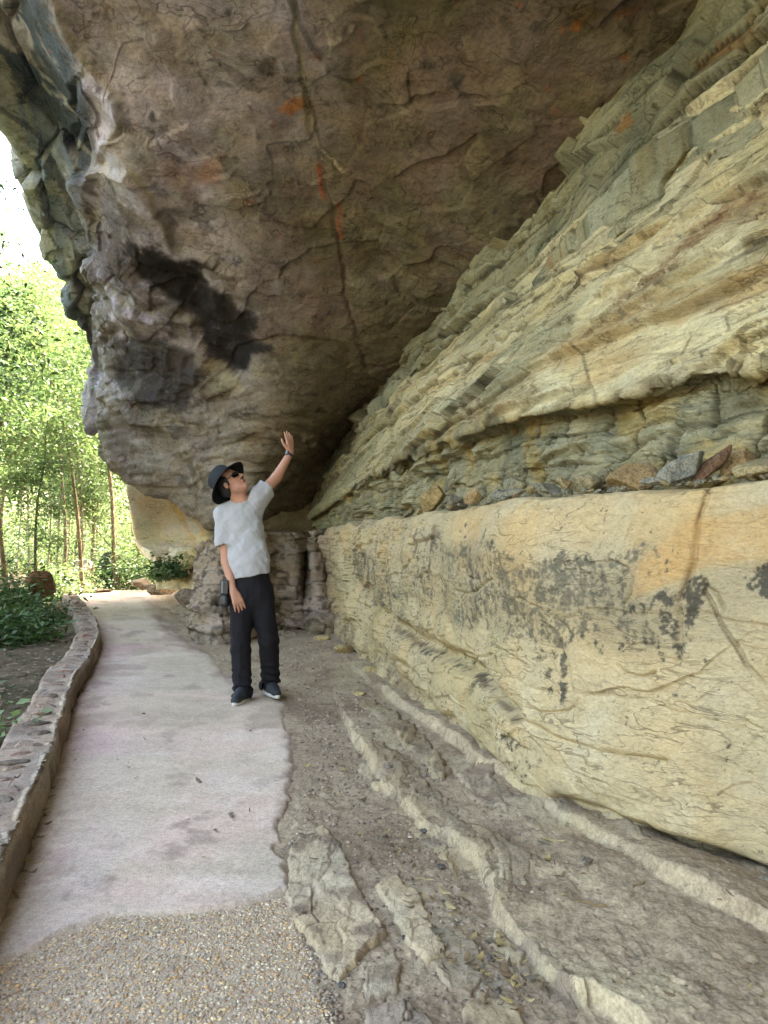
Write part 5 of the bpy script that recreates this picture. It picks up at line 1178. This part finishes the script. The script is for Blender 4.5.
def folds(X):
    n1 = fbm(X*np.array([1, 1, .45])@rotm(0, .55, 0), 13, 3, 2101, ridge=True); n2 = fbm(X@rotm(0, -.5, 0)*np.array([.35, 1, 1.0]), 16, 3, 2102, ridge=True)
    lo = sst(1.1, .95, X[..., 2]); dg = np.sin((X[..., 0]*.85 + X[..., 2]*-.55)*62 + 3*fbm(X, 6, 2, 2103))
    n3 = fbm(X@rotm(0, -.75, 0)*np.array([.28, 1, 1.0]), 24, 2, 2105, ridge=True)
    n4 = fbm(X@rotm(0, .95, 0)*np.array([.16, .6, 1.0]), 19, 2, 2106, ridge=True)
    return -.003*n1 - .004*n2*(.3+.7*lo) - .0025*dg*sst(.95, 1.15, X[..., 2]) - .003*n3 - .007*n4*sst(-.25, .0, X[..., 0]+.25)
h.warp(folds)
# hem, cuffs and neck opening
hn = unit((.20, 0, -1)); hp0 = q3(247, 577, 0)
h.func((-.42, -.3, .70), (.22, .36, 1.05), lambda X: -((X-hp0)@hn) + .003*np.sin(X[..., 0]*40+X[..., 1]*30), .004, sub=True)
def cut(c, d_, lo, hi): h.func(lo, hi, lambda X: -np.minimum((X-c)@d_, .12-np.linalg.norm(X-c-d_*.06, axis=-1)), .004, sub=True)
h.cone(q3(240, 503, .01), q3(238, 490, .0), .056, .085, .008, sub=True)
V, F_ = h.mesh(1)
n = NT('tshirt_cotton'); v = n.obj(); n1 = n.noise(v, 250, 3); n2 = n.noise(v, 14, 4)
n.principled(n.mix(tuple(lin(184, 184, 188)*.62), tuple(lin(197, 196, 198)*.66), n2.outputs[0]), .95, n.bump(n1.outputs[0], .25, .001), .1, **{'Sheen Weight': .2}); m_shirt = n.m
shirt = mesh_obj('t_shirt', V, F_, m_shirt, man, smooth=True)
V, F_ = tube([q3(238.5, 504, .015)+np.array([.062*math.cos(a), .050*math.sin(a), .014*math.cos(a)+.020-.012*abs(math.sin(a))*0-.02*(math.sin(a) < 0)*abs(math.sin(a))]) for a in np.linspace(0, 6.283, 40)], .006, 6)
mesh_obj('collar', V, F_, m_shirt, shirt, smooth=True)

# ---- trousers
t = Blob((-.30, -.40, .0), (.28, .30, 1.00), .0055)
t.cone(q3(250, 578, .0), q3(251, 597, .0), .128, .135, .04, flat=((0, 1, 0), .80))
for h0, k0, a0, w_ in ((hip_r, kn_r, an_r, 1.0), (hip_l, kn_l, an_l, 1.04)):
    t.cone(h0+np.array([0, 0, .02]), k0, .090, .068*w_, .035); e0 = a0 + unit(a0-k0)*.03
    t.cone(k0, e0, .068*w_, .062*w_, .02); t.cone(e0-np.array([0, 0, .0]), e0-np.array([0, 0, .02]), .069*w_, .076*w_, .03)
def tf(X):
    n1 = fbm(X*np.array([1, 1, .30]), 16, 3, 2201, ridge=True); z = X[..., 2]
    low = sst(.34, .08, z); rip = np.sin(z*105+5*fbm(X, 9, 2, 2202)+X[..., 0]*22)
    kn = np.exp(-((z-.40)/.09)**2); cr = np.exp(-((z-.70)/.10)**2)
    return -.006*n1 - .008*rip*low - .004*np.sin(z*80+X[..., 0]*40)*kn - .006*fbm(X@rotm(0, .8, 0)*np.array([1, 1, .3]), 20, 2, 2203, ridge=True)*cr
t.warp(tf)
zc_ = lambda X: np.where(X[..., 0] < .035, an_r[2]-.025+.0, an_l[2]-.012)
t.func((-.3, -.4, 0), (.28, .3, .30), lambda X: X[..., 2]-(zc_(X)+.006*np.sin(X[..., 0]*45)), .004, sub=True)
for a0, k0 in ((an_r, kn_r), (an_l, kn_l)): t.cone(a0-np.array([0, 0, .1]), a0+np.array([0, 0, .03]), .058, .052, .004, sub=True)
t.func((-.3, -.4, .85), (.28, .3, 1.0), lambda X: .90-X[..., 2]+.02, .004, sub=True)
V, F_ = t.mesh(1)
n = NT('black_trouser_cloth'); v = n.obj(); n.principled(n.mix((.006, .0055, .007), (.012, .011, .014), n.noise(v, 9, 4).outputs[0]), .8, n.bump(n.noise(v, 300, 3).outputs[0], .3, .001), .15); m_tr = n.m
mesh_obj('trousers', V, F_, m_tr, man, smooth=True)

# ---- shoes
m_shoe = plain_mat('shoe_mesh', (.018, .021, .027), .7, .3, 90, .5, .3); m_sole = plain_mat('shoe_sole', lin(214, 212, 206)*.7, .6, .3); m_lace = plain_mat('lace', lin(120, 124, 130)*.5, .8)
def shoe(ank, gp, d):
    d = unit((d[0], d[1], 0)); s = np.array([d[1], -d[0], 0]); g0 = np.array([ank[0], ank[1], gp])
    bb = Blob(g0-np.array([.22, .22, .01]), g0+np.array([.22, .22, .17]), .004)
    heel, mid_, toe = g0-d*.055+up*.045, g0+d*.07+up*.040, g0+d*.165+up*.032
    bb.cone(heel, mid_, .040, .043, .02); bb.cone(mid_, toe, .044, .034, .02, ); bb.cone(g0-d*.02+up*.05, g0-d*.01+up*.105, .042, .043, .03); bb.cone(g0+d*.03+up*.075, g0+d*.10+up*.052, .036, .033, .02)
    bb.func(g0-.22, g0+np.array([.22, .22, .03]), lambda X: X[..., 2]-(gp+.020), .003, sub=True)
    V, F_ = bb.mesh(1); so_ = mesh_obj('shoe', V, F_, m_shoe, man, smooth=True)
    outl = []
    for a in np.linspace(0, 2*math.pi, 40, endpoint=False):
        c, q_ = math.cos(a), math.sin(a); L = .215 if c > 0 else .100; w_ = .050-.008*(c > .7)+.003*math.cos(2*a); outl.append(g0 + d*(c*L*(.98)) + s*(q_*w_))
    outl = np.array(outl); V = np.concatenate([outl+up*z for z in (0, .006, .024, .027)]); V[:40] = (V[:40]-g0)*np.array([.95, .95, 1])+g0; V[120:] = (V[120:]-g0-up*.027)*np.array([.93, .93, 1])+g0+up*.027
    i = np.arange(40); j = (i+1) % 40; Fq = np.concatenate([np.stack([i+40*k, j+40*k, j+40*k+40, i+40*k+40], 1) for k in range(3)])
    me = mesh_obj('sole', V, [Fq, (np.arange(40)[::-1])[None], (np.arange(40)+120)[None]], m_sole, so_, smooth=False)
    lb = Batch()
    for k in range(4):
        c0 = g0 + d*(.045+.022*k) + up*(.112-.011*k); Vt, Ft = tube([c0-s*.022-up*.012, c0, c0+s*.022-up*.012], .003, 5); lb.add(Vt, Ft)
    lb.obj('laces', m_lace, so_, smooth=True)
shoe(an_r, -.0+.012, (-.10, -1)); shoe(an_l, .016, (.45, -1))

# ---- bucket hat
hn_ = unit((-.82, .36, .46)); hx = unit(np.cross(hn_, (0, 1, 0))); hy = np.cross(hn_, hx); hc = hp(-.022, 0, .045)
def rings(prof, wav=0, seed=0):
    V = []; M = 48
    for k, (r, z) in enumerate(prof):
        a = np.arange(M)/M*2*math.pi; w_ = wav*(np.sin(2*a+.6)*.8+.35*np.sin(3*a+2))*max(0, (r-.098))/.07
        V.append(hc + np.outer(np.cos(a)*r*1.06, hx) + np.outer(np.sin(a)*r*.96, hy) + np.outer(z+w_, hn_))
    V = np.concatenate(V); i = np.arange(len(prof)-1)[:, None]*M; j = np.arange(M)[None]; j2 = (j+1) % M
    return V, np.stack([i+j, i+j2, i+M+j2, i+M+j], -1).reshape(-1, 4)
m_hat = plain_mat('hat_crown_cloth', (.028, .031, .035), .9, .1, 30, .25, .2); m_brim = plain_mat('hat_brim_cloth', (.008, .010, .012), .85, .15, 30, .2, .2)
V, F_ = rings([(.0985, -.002), (.098, .02), (.094, .06), (.089, .083), (.080, .092), (.055, .097), (.001, .099)], .0)
V = V + (.004*fbm(V, 18, 3, 2301))[:, None]*hn_
hat = mesh_obj('bucket_hat', V, F_, m_hat, man, smooth=True)
V, F_ = rings([(.0975, .012), (.100, .002), (.118, -.010), (.140, -.024), (.158, -.036), (.168, -.044), (.1695, -.047), (.167, -.049), (.155, -.041), (.138, -.029), (.116, -.015), (.097, -.004)], .018)
mesh_obj('brim', V, F_, m_brim, hat, smooth=True)
# ---- hair, sunglasses, watch
hb = Blob(HC-.16, HC+.16, .004)
hb.ell(hp(-.022, 0, .030), (.094, .081, .088), .01, HR); hb.ell(hp(-.055, 0, -.025), (.055, .066, .055), .02, HR)
hb.func(HC-.16, HC+.16, lambda X: -(((X-HC)@HR)[..., 0]*1.0 - .030 - .35*((X-HC)@HR)[..., 2]), .004, sub=True)
for e in (1, -1): hb.cone(hp(.022, e*.066, .03), hp(.016, e*.070, -.022), .012, .007, .006)
hb.warp(lambda X: .0018*fbm((X-HC)@HR*np.array([2, 1, 1]), 90, 2, 2302)); V, F_ = hb.mesh(1)
mesh_obj('hair', V, F_, plain_mat('black_hair', (.012, .010, .009), .5, .4), man, smooth=True)
m_lens = plain_mat('dark_lens', (.006, .006, .008), .12, .6); gl = Batch()
for e in (1, -1):
    lz = []; n_ = 20
    for a in np.arange(n_)/n_*2*math.pi:
        ya = e*(.033+.029*math.copysign(abs(math.cos(a))**.7, math.cos(a))); za = .004+.019*math.copysign(abs(math.sin(a))**.7, math.sin(a)); lz.append((.103-.9*(ya*ya)*7.5, ya, za))
    lz = np.array(lz); Vf = np.array([hp(*p) for p in lz]); Vb = np.array([hp(p[0]-.006, p[1], p[2]) for p in lz]); i = np.arange(n_); j = (i+1) % n_
    gl.add(np.concatenate([Vf, Vb]), np.stack([i, j, j+n_, i+n_], 1)); gl.F.append(np.array([np.arange(n_)])+gl.n-2*n_); gl.F.append(np.array([np.arange(n_)[::-1]+n_])+gl.n-2*n_)
    Vt, Ft = tube([hp(.080, e*.062, .012), hp(.05, e*.078, .012), hp(-.004, e*.082, .010), hp(-.03, e*.079, -.008)], .0035, 6); gl.add(Vt, Ft)
Vt, Ft = tube([hp(.103, -.008, .008), hp(.106, 0, .010), hp(.103, .008, .008)], .003, 6); gl.add(Vt, Ft)
gl.obj('sunglasses', m_lens, man)
wd = unit(wr_l-el_l); wx = unit(np.cross(wd, (0, 1, 0))); wy = np.cross(wd, wx); wb_ = Batch(); c0 = wr_l-wd*.012
ring = []
for z, r in ((-.010, .0275), (-.009, .031), (.009, .031), (.010, .0275)):
    a = np.arange(28)/28*2*math.pi; ring.append(c0 + np.outer(np.cos(a)*r, wx) + np.outer(np.sin(a)*r, wy) + wd*z)
V = np.concatenate(ring); i = np.arange(3)[:, None]*28; j = np.arange(28)[None]; j2 = (j+1) % 28
wt = mesh_obj('watch', V, np.stack([i+j, i+j2, i+28+j2, i+28+j], -1).reshape(-1, 4), plain_mat('watch_strap', (.02, .02, .022), .5, .4), man, smooth=False)
bb = Blob(c0-.06, c0+.06, .003); fc_ = unit((-.55, -.80, .3)); fc_ = unit(fc_-wd*(fc_@wd)); bb.cone(c0+fc_*.030-wd*.006, c0+fc_*.030+wd*.006, .017, .017, .002, flat=(fc_, .4)); V, F_ = bb.mesh(1); mesh_obj('watch_face', V, F_, m_lens, wt, smooth=True)

# ---- the camera hanging at his hip
pc = q3(227, 592, -.10); cb = Blob(pc-.12, pc+.12, .004)
cb.func(pc-.12, pc+.12, lambda X: np.maximum(np.maximum(abs(X[..., 0]-pc[0])-.024, abs(X[..., 1]-pc[1])-.03), abs(X[..., 2]-pc[2]-.040)-.045)-.006, .004)
cb.cone(pc+up*.0, pc-up*.045, .028, .028, .006); cb.cone(pc-up*.050, pc-up*.074, .034, .036, .004)
V, F_ = cb.mesh(1); pcw = np.array(foot); m_cam = plain_mat('camera_shell', (.012, .014, .017), .45, .5, 60, .2)
cobj = mesh_obj('camera', V-pc, F_, m_cam, smooth=True); cobj.location = tuple(pcw+pc); tag(cobj, 'small black camera hanging lens down at the hip of the man', 'camera')
V, F_ = tube([pc-pc+np.array([-.012, -.034, z_]) for z_ in (.085, .03, .0)], .006, 6); mesh_obj('trim', V, F_, plain_mat('camera_trim', lin(150, 156, 160)*.6, .4, .5), cobj, smooth=True)
V, F_ = tube([np.array([.0, 0, .085]), np.array([.012, .03, .125]), np.array([.03, .07, .165])], .006, 6); mesh_obj('strap', V, F_, m_cam, cobj, smooth=True)
# ================================================================= FOREST
def leaf_mat(name, c1, c2, trans=.45):
    n = NT(name); v = n.obj(); z = n.noise(v, 1.3, 3); z2 = n.attr()
    c = n.mix(tuple(c1), tuple(c2), z.outputs[0]); c = n.mix(c, z2, 1, 'MULTIPLY')
    d = n.n('ShaderNodeBsdfDiffuse'); t = n.n('ShaderNodeBsdfTranslucent'); n.l(c, d.inputs[0])
    tc = n.mix(c, (1.0, 1.12, .8), 1, 'MULTIPLY'); n.l(tc, t.inputs[0])
    g = n.n('ShaderNodeBsdfGlossy'); g.inputs['Roughness'].default_value = .45; g.inputs[0].default_value = (1, 1, 1, 1)
    m1 = n.n('ShaderNodeMixShader'); m1.inputs[0].default_value = trans; n.l(d.outputs[0], m1.inputs[1]); n.l(t.outputs[0], m1.inputs[2])
    m2 = n.n('ShaderNodeMixShader'); m2.inputs[0].default_value = .04; n.l(m1.outputs[0], m2.inputs[1]); n.l(g.outputs[0], m2.inputs[2]); n.l(m2.outputs[0], n.out.inputs[0])
    return n.m
m_leaf = leaf_mat('tree_leaves', (.13, .20, .085), (.20, .27, .12)); m_leafd = leaf_mat('dark_leaves', (.030, .075, .022), (.065, .12, .035), .3)  # two leaf greens, the second darker and less translucent
m_bark = rock_mat('bark', (1, 1, .25), .6, 20, .25, False, .01)
def leaf_cloud(pts, L, rs, shade=.25, droop=.3, aspect=.42):
    """pointed leaves: each two triangles folded on the midrib, random attitude"""
    k = len(pts); d = rs.normal(size=(k, 3)); d[:, 2] = d[:, 2]*.5-droop; d /= np.linalg.norm(d, axis=1, keepdims=True)
    s = np.cross(d, rs.normal(size=(k, 3))*.5+np.array([0, 0, 1.])); s /= np.linalg.norm(s, axis=1, keepdims=True)+1e-9; n = np.cross(s, d)
    l = L*rs.uniform(.6, 1.3, (k, 1)); w = l*aspect*.5
    V = np.stack([pts, pts+d*l*.45+s*w+n*w*.3, pts+d*l, pts+d*l*.45-s*w+n*w*.3], 1).reshape(-1, 3)
    i = np.arange(k)[:, None]*4; F_ = np.concatenate([i+[0, 1, 2], i+[0, 2, 3]]); C = np.repeat(1+shade*rs.uniform(-1, 1, (k, 1))*np.ones((1, 3))+rs.uniform(-.12, .12, (k, 3)), 4, 0)
    return V, F_, C
def wander(p, d, L, n, amp, rs, up=.0):
    P_ = [np.array(p, float)]; d = np.array(d, float)
    for _ in range(n): d = d + rs.normal(size=3)*amp + np.array([0, 0, up]); d /= np.linalg.norm(d); P_.append(P_[-1]+d*L/n)
    return np.array(P_)
def make_tree(seed, Ht, r, lean=(0, 0), nb=14, crown0=.35, spread=2.2, nleaf=9000, leaf=.10, clump=.45, name='tree', mat=None, bark=lin(150, 136, 116)*.55, droop=.3, loc=(0, 0, 0)):
    rs = np.random.RandomState(seed); root = empty(name, loc)
    tr = wander((0, 0, -.3), (lean[0], lean[1], 1), Ht, 14, .06, rs, .03); bt = Batch()
    V, F_ = tube(tr, np.linspace(r, r*.25, len(tr))*(1+.5*np.exp(-np.arange(len(tr))/1.0)), 9); bt.add(V, F_, bark); tips = []
    bt.obj('trunk', m_bark, root, smooth=True); br = Batch()
    for i in range(nb):
        f = crown0 + (1-crown0)*(i+rs.rand())/nb; j = min(len(tr)-2, int(f*(len(tr)-1))); p = tr[j]; a = rs.rand()*6.28
        L = spread*(1.15-.75*abs(f-.55))*rs.uniform(.6, 1.1); b_ = wander(p, (math.cos(a), math.sin(a), rs.uniform(.15, .9)), L, 7, .16, rs, .02)
        V, F_ = tube(b_, np.linspace(r*.38*(1.2-f), r*.06, 8), 5); br.add(V, F_, bark)
        for q_ in range(5):
            k = rs.randint(2, 8); c = wander(b_[k], rs.normal(size=3)*np.array([1, 1, .5])+np.array([0, 0, .2]), L*.42*rs.uniform(.5, 1.2), 4, .2, rs); V, F_ = tube(c, np.linspace(r*.10, r*.03, 5), 4); br.add(V, F_, bark); tips += [c[2], c[3], c[4]]
        tips.append(b_[-1])
    br.obj('branches', m_bark, root, smooth=True)
    tips = np.array(tips); w = rs.rand(len(tips))**2+.1; w /= w.sum(); c = tips[rs.choice(len(tips), nleaf, p=w)]
    off_ = rs.normal(size=(nleaf, 3))*np.array([1, 1, .55])*clump*rs.rand(nleaf, 1)**.6
    V, F_, C = leaf_cloud(c+off_, leaf, rs, droop=droop); mesh_obj('crown', V, F_, mat or m_leaf, root, C)
    return root
def copy_tree(o, loc, rz, s=1.):
    c = o.copy(); COL.objects.link(c); c.location = loc; c.rotation_euler[2] = rz; c.scale = (s, s, s)
    for ch in list(o.children):
        d = ch.copy(); COL.objects.link(d); d.parent = c
    return c
def gz1(x, y): return float(gh(np.array([x]), np.array([y]))[0][0])
def at(px_, Y): 
    x = (px_-384)/740*Y; return (x, Y, gz1(x, Y))
G1 = 'slender trees beside the path'; G2 = 'forest trees below the path'
# individually placed trees seen past the overhang
t1 = make_tree(1, 6.8, .055, (-.16, .0), 16, .5, 1.5, 9000, .10, name='tree', loc=at(119, 17)); tag(t1, 'slim pale tree leaning left beside the dark boulder past the path end', 'tree', G1)
t1.rotation_euler = (0, 0, 0)
t2 = make_tree(2, 6.6, .045, (-.10, .03), 14, .5, 1.4, 8000, .10, loc=at(86, 15.5)); tag(t2, 'thin straight trunk rising just left of the pale sunlit boulder', 'tree', G1)
t3 = make_tree(3, 5.2, .13, (-.75, .0), 12, .6, 1.5, 9000, .11, loc=at(22, 8.5)); tag(t3, 'thick leaning trunk at the left edge above the undergrowth', 'tree', G1)
t4 = make_tree(4, 3.7, .03, (-.02, .0), 12, .4, .45, 3500, .08, clump=.3, loc=at(36, 12.2)); tag(t4, 'dark sapling rising behind the brown squarish boulder', 'tree', G1)
t5 = make_tree(5, 9.0, .05, (.03, .02), 18, .4, 2.3, 12000, .10, loc=at(64, 19)); tag(t5, 'slender trunk standing in the gap left of the thin straight trunk', 'tree', G1)
t6 = make_tree(6, 6.6, .05, (-.08, .0), 18, .35, 1.5, 12000, .10, loc=at(12, 14)); tag(t6, 'slender tree at the left edge beyond the leaning trunk', 'tree', G1)
t7 = make_tree(7, 6.0, .07, (-.06, .0), 20, .3, 1.7, 16000, .11, loc=at(-75, 12)); tag(t7, 'tall leafy tree reaching in from beyond the left edge', 'tree', G1)
t8 = make_tree(8, 4.2, .025, (.05, .0), 14, .2, 1.3, 7000, .09, mat=m_leafd, loc=at(136, 19)); tag(t8, 'dark leaved sapling against the far rock pillar', 'tree', G1)
t9 = make_tree(9, 6.0, .045, (.02, -.05), 16, .5, 1.25, 6500, .075, mat=m_leafd, loc=at(-96, 7.6)); tag(t9, 'dark leaved tree whose boughs hang beside the rock lip', 'tree', G1)
rs = random.Random(77); protos = [t1, t2, t5, t6, t7]
lab2 = 'sunlit green tree in the dense forest behind the path'
n_ = 0
for i in range(300):
    Y = rs.uniform(17, 46); px_ = rs.uniform(-420, 210); x = (px_-384)/740*Y
    if n_ >= 44: break
    if abs(px_-100) < 60 and Y < 19: continue
    o = copy_tree(rs.choice(protos), (x, Y, gz1(x, Y)), rs.uniform(0, 6.28), (300/740*Y+1.5)/9.2*rs.uniform(.65, 1.12)); tag(o, lab2, 'tree', G2); n_ += 1
for i in range(14):
    Y = rs.uniform(-6, 12); x = -rs.uniform(9, 22) - .27*Y; o = copy_tree(rs.choice(protos), (x, Y, gz1(x, Y)), rs.uniform(0, 6.28), rs.uniform(.8, 1.2)); tag(o, lab2, 'tree', G2)
# thin bare stems (a bamboo-like stand) in the gap
bs = random.Random(5)
for i, (px_, Y) in enumerate([(30, 20), (48, 22), (56, 21), (68, 24), (74, 21), (95, 23), (104, 25), (18, 23), (128, 22), (140, 24), (82, 26), (5, 20)]):
    rsn = np.random.RandomState(60+i); loc = at(px_, Y); V, F_ = tube(wander((0, 0, -.3), (bs.uniform(-.08, .08), 0, 1), 9, 12, .02, rsn), np.linspace(.032, .014, 13), 7)
    root = empty('bare_stem', loc); Bt = Batch(); Bt.add(V, F_, lin(176, 166, 140)*.6); Bt.obj('trunk', m_bark, root, smooth=True)
    pts = V[rsn.choice(len(V)//2, 500)+len(V)//2] + rsn.normal(size=(500, 3))*.5; V, F_, C = leaf_cloud(pts, .11, rsn); mesh_obj('crown', V, F_, m_leaf, root, C); tag(root, 'thin bare stem in the stand between the trees beyond the path', 'tree', 'thin bare stems beyond the path')
# far wood as one mass on a rising bank
rsn = np.random.RandomState(3); k = 90000; Yf = rsn.uniform(38, 75, k); xf = (rsn.uniform(-900, 300, k)-384)/740*Yf; zf = rsn.rand(k)**1.1*11-2 + 1.6*np.sin(xf*.5)+1.2*np.sin(xf*1.3+Yf)
V, F_, C = leaf_cloud(np.stack([xf, Yf, zf], -1), .42, rsn, .3); o = mesh_obj('far_wood', V, F_, m_leaf, None, C); tag(o, kind='stuff')
# shrubs and understorey
def bush(seed, n, r, h, leaf, mat, loc, name, label, cat='shrub', group=None, aspect=.42):
    rsn = np.random.RandomState(seed); root = empty(name, loc); sb = Batch(); tips = []
    for i in range(12):
        a = rsn.rand()*6.28; w_ = wander((0, 0, -.05), (math.cos(a)*.8, math.sin(a)*.8, rsn.uniform(.5, 1.4)), h*rsn.uniform(.7, 1.2), 5, .2, rsn); V, F_ = tube(w_, np.linspace(.008, .002, 6)*(h+.4), 4); sb.add(V, F_, lin(110, 100, 70)*.5); tips += list(w_[2:])
    sb.obj('stems', m_bark, root, smooth=True); tips = np.array(tips); c = tips[rsn.randint(0, len(tips), n)] + rsn.normal(size=(n, 3))*np.array([r, r, r*.55])*.42
    c[:, 2] = np.maximum(c[:, 2], .02); V, F_, C = leaf_cloud(c, leaf, rsn, .3, .1, aspect); mesh_obj('leaves', V, F_, mat, root, C); return tag(root, label, cat, group)
sh0 = bush(30, 650, .42, .42, .10, m_leafd, (0, 0, 0), 'shrub', 'dark green low shrub in the undergrowth beside the kerb wall', group='low shrubs beside the kerb')
first = True; rs = random.Random(8)
for i in range(54):
    Y = rs.uniform(4.9, 13.5); kx = np.interp(Y, kerb[:, 1], kerb[:, 0]); x = kx - rs.uniform(.62, 3.8)
    if Y < 6 and x > kx-.8: continue
    o = sh0 if first else copy_tree(sh0, (0, 0, 0), 0)
    o.location = (x, Y, gz1(x, Y)-.02); o.rotation_euler[2] = rs.uniform(0, 6.28); s = rs.uniform(.5, 1.1); o.scale = (s, s, s*.9); tag(o, 'dark green low shrub in the undergrowth beside the kerb wall', 'shrub', 'low shrubs beside the kerb'); first = False
for i, (px_, Y, s, m, lab) in enumerate([(6, 4.1, .5, m_leaf, 'bright green broad leaved plant at the left edge beside the kerb wall'), (170, 12.9, .8, m_leafd, 'dark green shrub on the slope below the far pillar'), (160, 12.5, .35, m_leaf, 'small bright green plant sprouting on the rock slope'), (70, 15.8, 1.3, m_leaf, 'bright yellow green bush by the end of the kerb wall'), (130, 17, 1.7, m_leafd, 'dark bush filling the shade under the far pillar'), (108, 17.3, 1.5, m_leafd, 'dark green bush draped over the shaded boulder'), (50, 14, 1.2, m_leaf, 'yellow green bush behind the brown boulder'), (22, 11.5, 1.4, m_leafd, 'tangled dark bush left of the brown boulder'), (2, 10, 1.6, m_leafd, 'tall dark bush at the left edge by the leaning trunk')]):
    l_ = at(px_, Y); z_ = l_[2] if px_ not in (170, 160) else P(px_, 578, Y)[2]
    bush(80+i, int(500*(1+s)) if i else 90, .4*s if i else .3, .5*s, .10 if i else .07, m, (l_[0], l_[1], z_), 'shrub', lab, aspect=.42 if i else .6)
sb0 = bush(55, 2600, 1.3, 2.0, .10, m_leaf, at(95, 24), 'tall_bush', 'pale green leafy bush in the sunlit understorey of the forest', group='sunlit understorey bushes'); rs = random.Random(18)
for i in range(46):
    Y = rs.uniform(18, 36); px_ = rs.uniform(-160, 175)
    if Y < 22 and 55 < px_ < 125: continue
    l_ = at(px_, Y); o = copy_tree(sb0, (l_[0], l_[1], l_[2]-.1), rs.uniform(0, 6.28), rs.uniform(.7, 1.5)); tag(o, 'pale green leafy bush in the sunlit understorey of the forest')
# boughs trailing off the lip high on the left
# leaf litter on the forest floor
k = 14000; rsn = np.random.RandomState(12); Yl = rsn.uniform(2.6, 15, k); xl = np.interp(Yl, kerb[:, 1], kerb[:, 0]) - rsn.uniform(.30, 4.5, k)
pts = np.stack([xl, Yl, gh(xl, Yl)[0]+.012+.02*rsn.rand(k)], -1); V, F_, C = leaf_cloud(pts, .06, rsn, .3, 0, .45); V[:, 2] = np.repeat(pts[:, 2], 4) + (V[:, 2]-np.repeat(pts[:, 2], 4))*.25
C = C*np.repeat(np.array([lin(150, 130, 104), lin(120, 96, 74), lin(176, 160, 136), lin(96, 84, 66)])[rsn.randint(0, 4, k)]*.6, 4, 0)
o = mesh_obj('fallen_leaves', V, F_, m_peb, None, C); tag(o, kind='stuff')
# ================================================================= CAMERA, LIGHT, RENDER
cam = bpy.data.cameras.new('camera'); co = bpy.data.objects.new('camera', cam); COL.objects.link(co)
cam.sensor_fit = 'VERTICAL'; cam.sensor_height = 24; cam.lens = 24*FPX/H; cam.clip_end = 2000; cam.clip_start = .05
co.location = (0, 0, CAMZ); co.rotation_euler = (R(90)+PITCH, 0, 0)
scene.camera = co
w = bpy.data.worlds.new('World'); scene.world = w; w.use_nodes = True
nt = w.node_tree; nt.nodes.clear()
sky = nt.nodes.new('ShaderNodeTexSky'); sky.sky_type = 'NISHITA'; sky.sun_disc = False
SUN_EL, SUN_AZ = 58, 42           # azimuth measured from +Y towards +X
sky.sun_elevation = R(SUN_EL); sky.sun_rotation = R(SUN_AZ); sky.air_density = 1.6; sky.dust_density = 3.5; sky.ozone_density = .8
bg = nt.nodes.new('ShaderNodeBackground'); bg.inputs[1].default_value = .15
wo = nt.nodes.new('ShaderNodeOutputWorld'); nt.links.new(sky.outputs[0], bg.inputs[0]); nt.links.new(bg.outputs[0], wo.inputs[0])
sl = bpy.data.lights.new('sun', 'SUN'); sl.energy = 4.0; sl.angle = R(.6); sl.color = (1, .95, .86)
so = bpy.data.objects.new('sun', sl); COL.objects.link(so)
dirv = Vector((math.sin(R(SUN_AZ))*math.cos(R(SUN_EL)), math.cos(R(SUN_AZ))*math.cos(R(SUN_EL)), math.sin(R(SUN_EL))))
so.rotation_euler = dirv.to_track_quat('Z', 'Y').to_euler(); so.location = (0, 0, 20)
vs_ = scene.view_settings; scene.display_settings.display_device = 'sRGB'
vs_.view_transform = 'Standard'; vs_.look = 'None'; vs_.gamma = 1; vs_.use_curve_mapping = False; vs_.exposure = EXPOSURE
vs_.use_white_balance = True; vs_.white_balance_temperature = 7400; vs_.white_balance_tint = 14
scene.render.engine = 'CYCLES'
cy = scene.cycles; cy.use_denoising = True
try: cy.denoiser = 'OPENIMAGEDENOISE'; cy.denoising_input_passes = 'RGB_ALBEDO_NORMAL'; cy.denoising_prefilter = 'ACCURATE'
except Exception: pass
cy.max_bounces = 8; cy.diffuse_bounces = 5; cy.glossy_bounces = 2; cy.transmission_bounces = 4; cy.transparent_max_bounces = 4
cy.sample_clamp_indirect = 8; cy.use_adaptive_sampling = True; cy.adaptive_threshold = .02
cy.caustics_reflective = False; cy.caustics_refractive = False
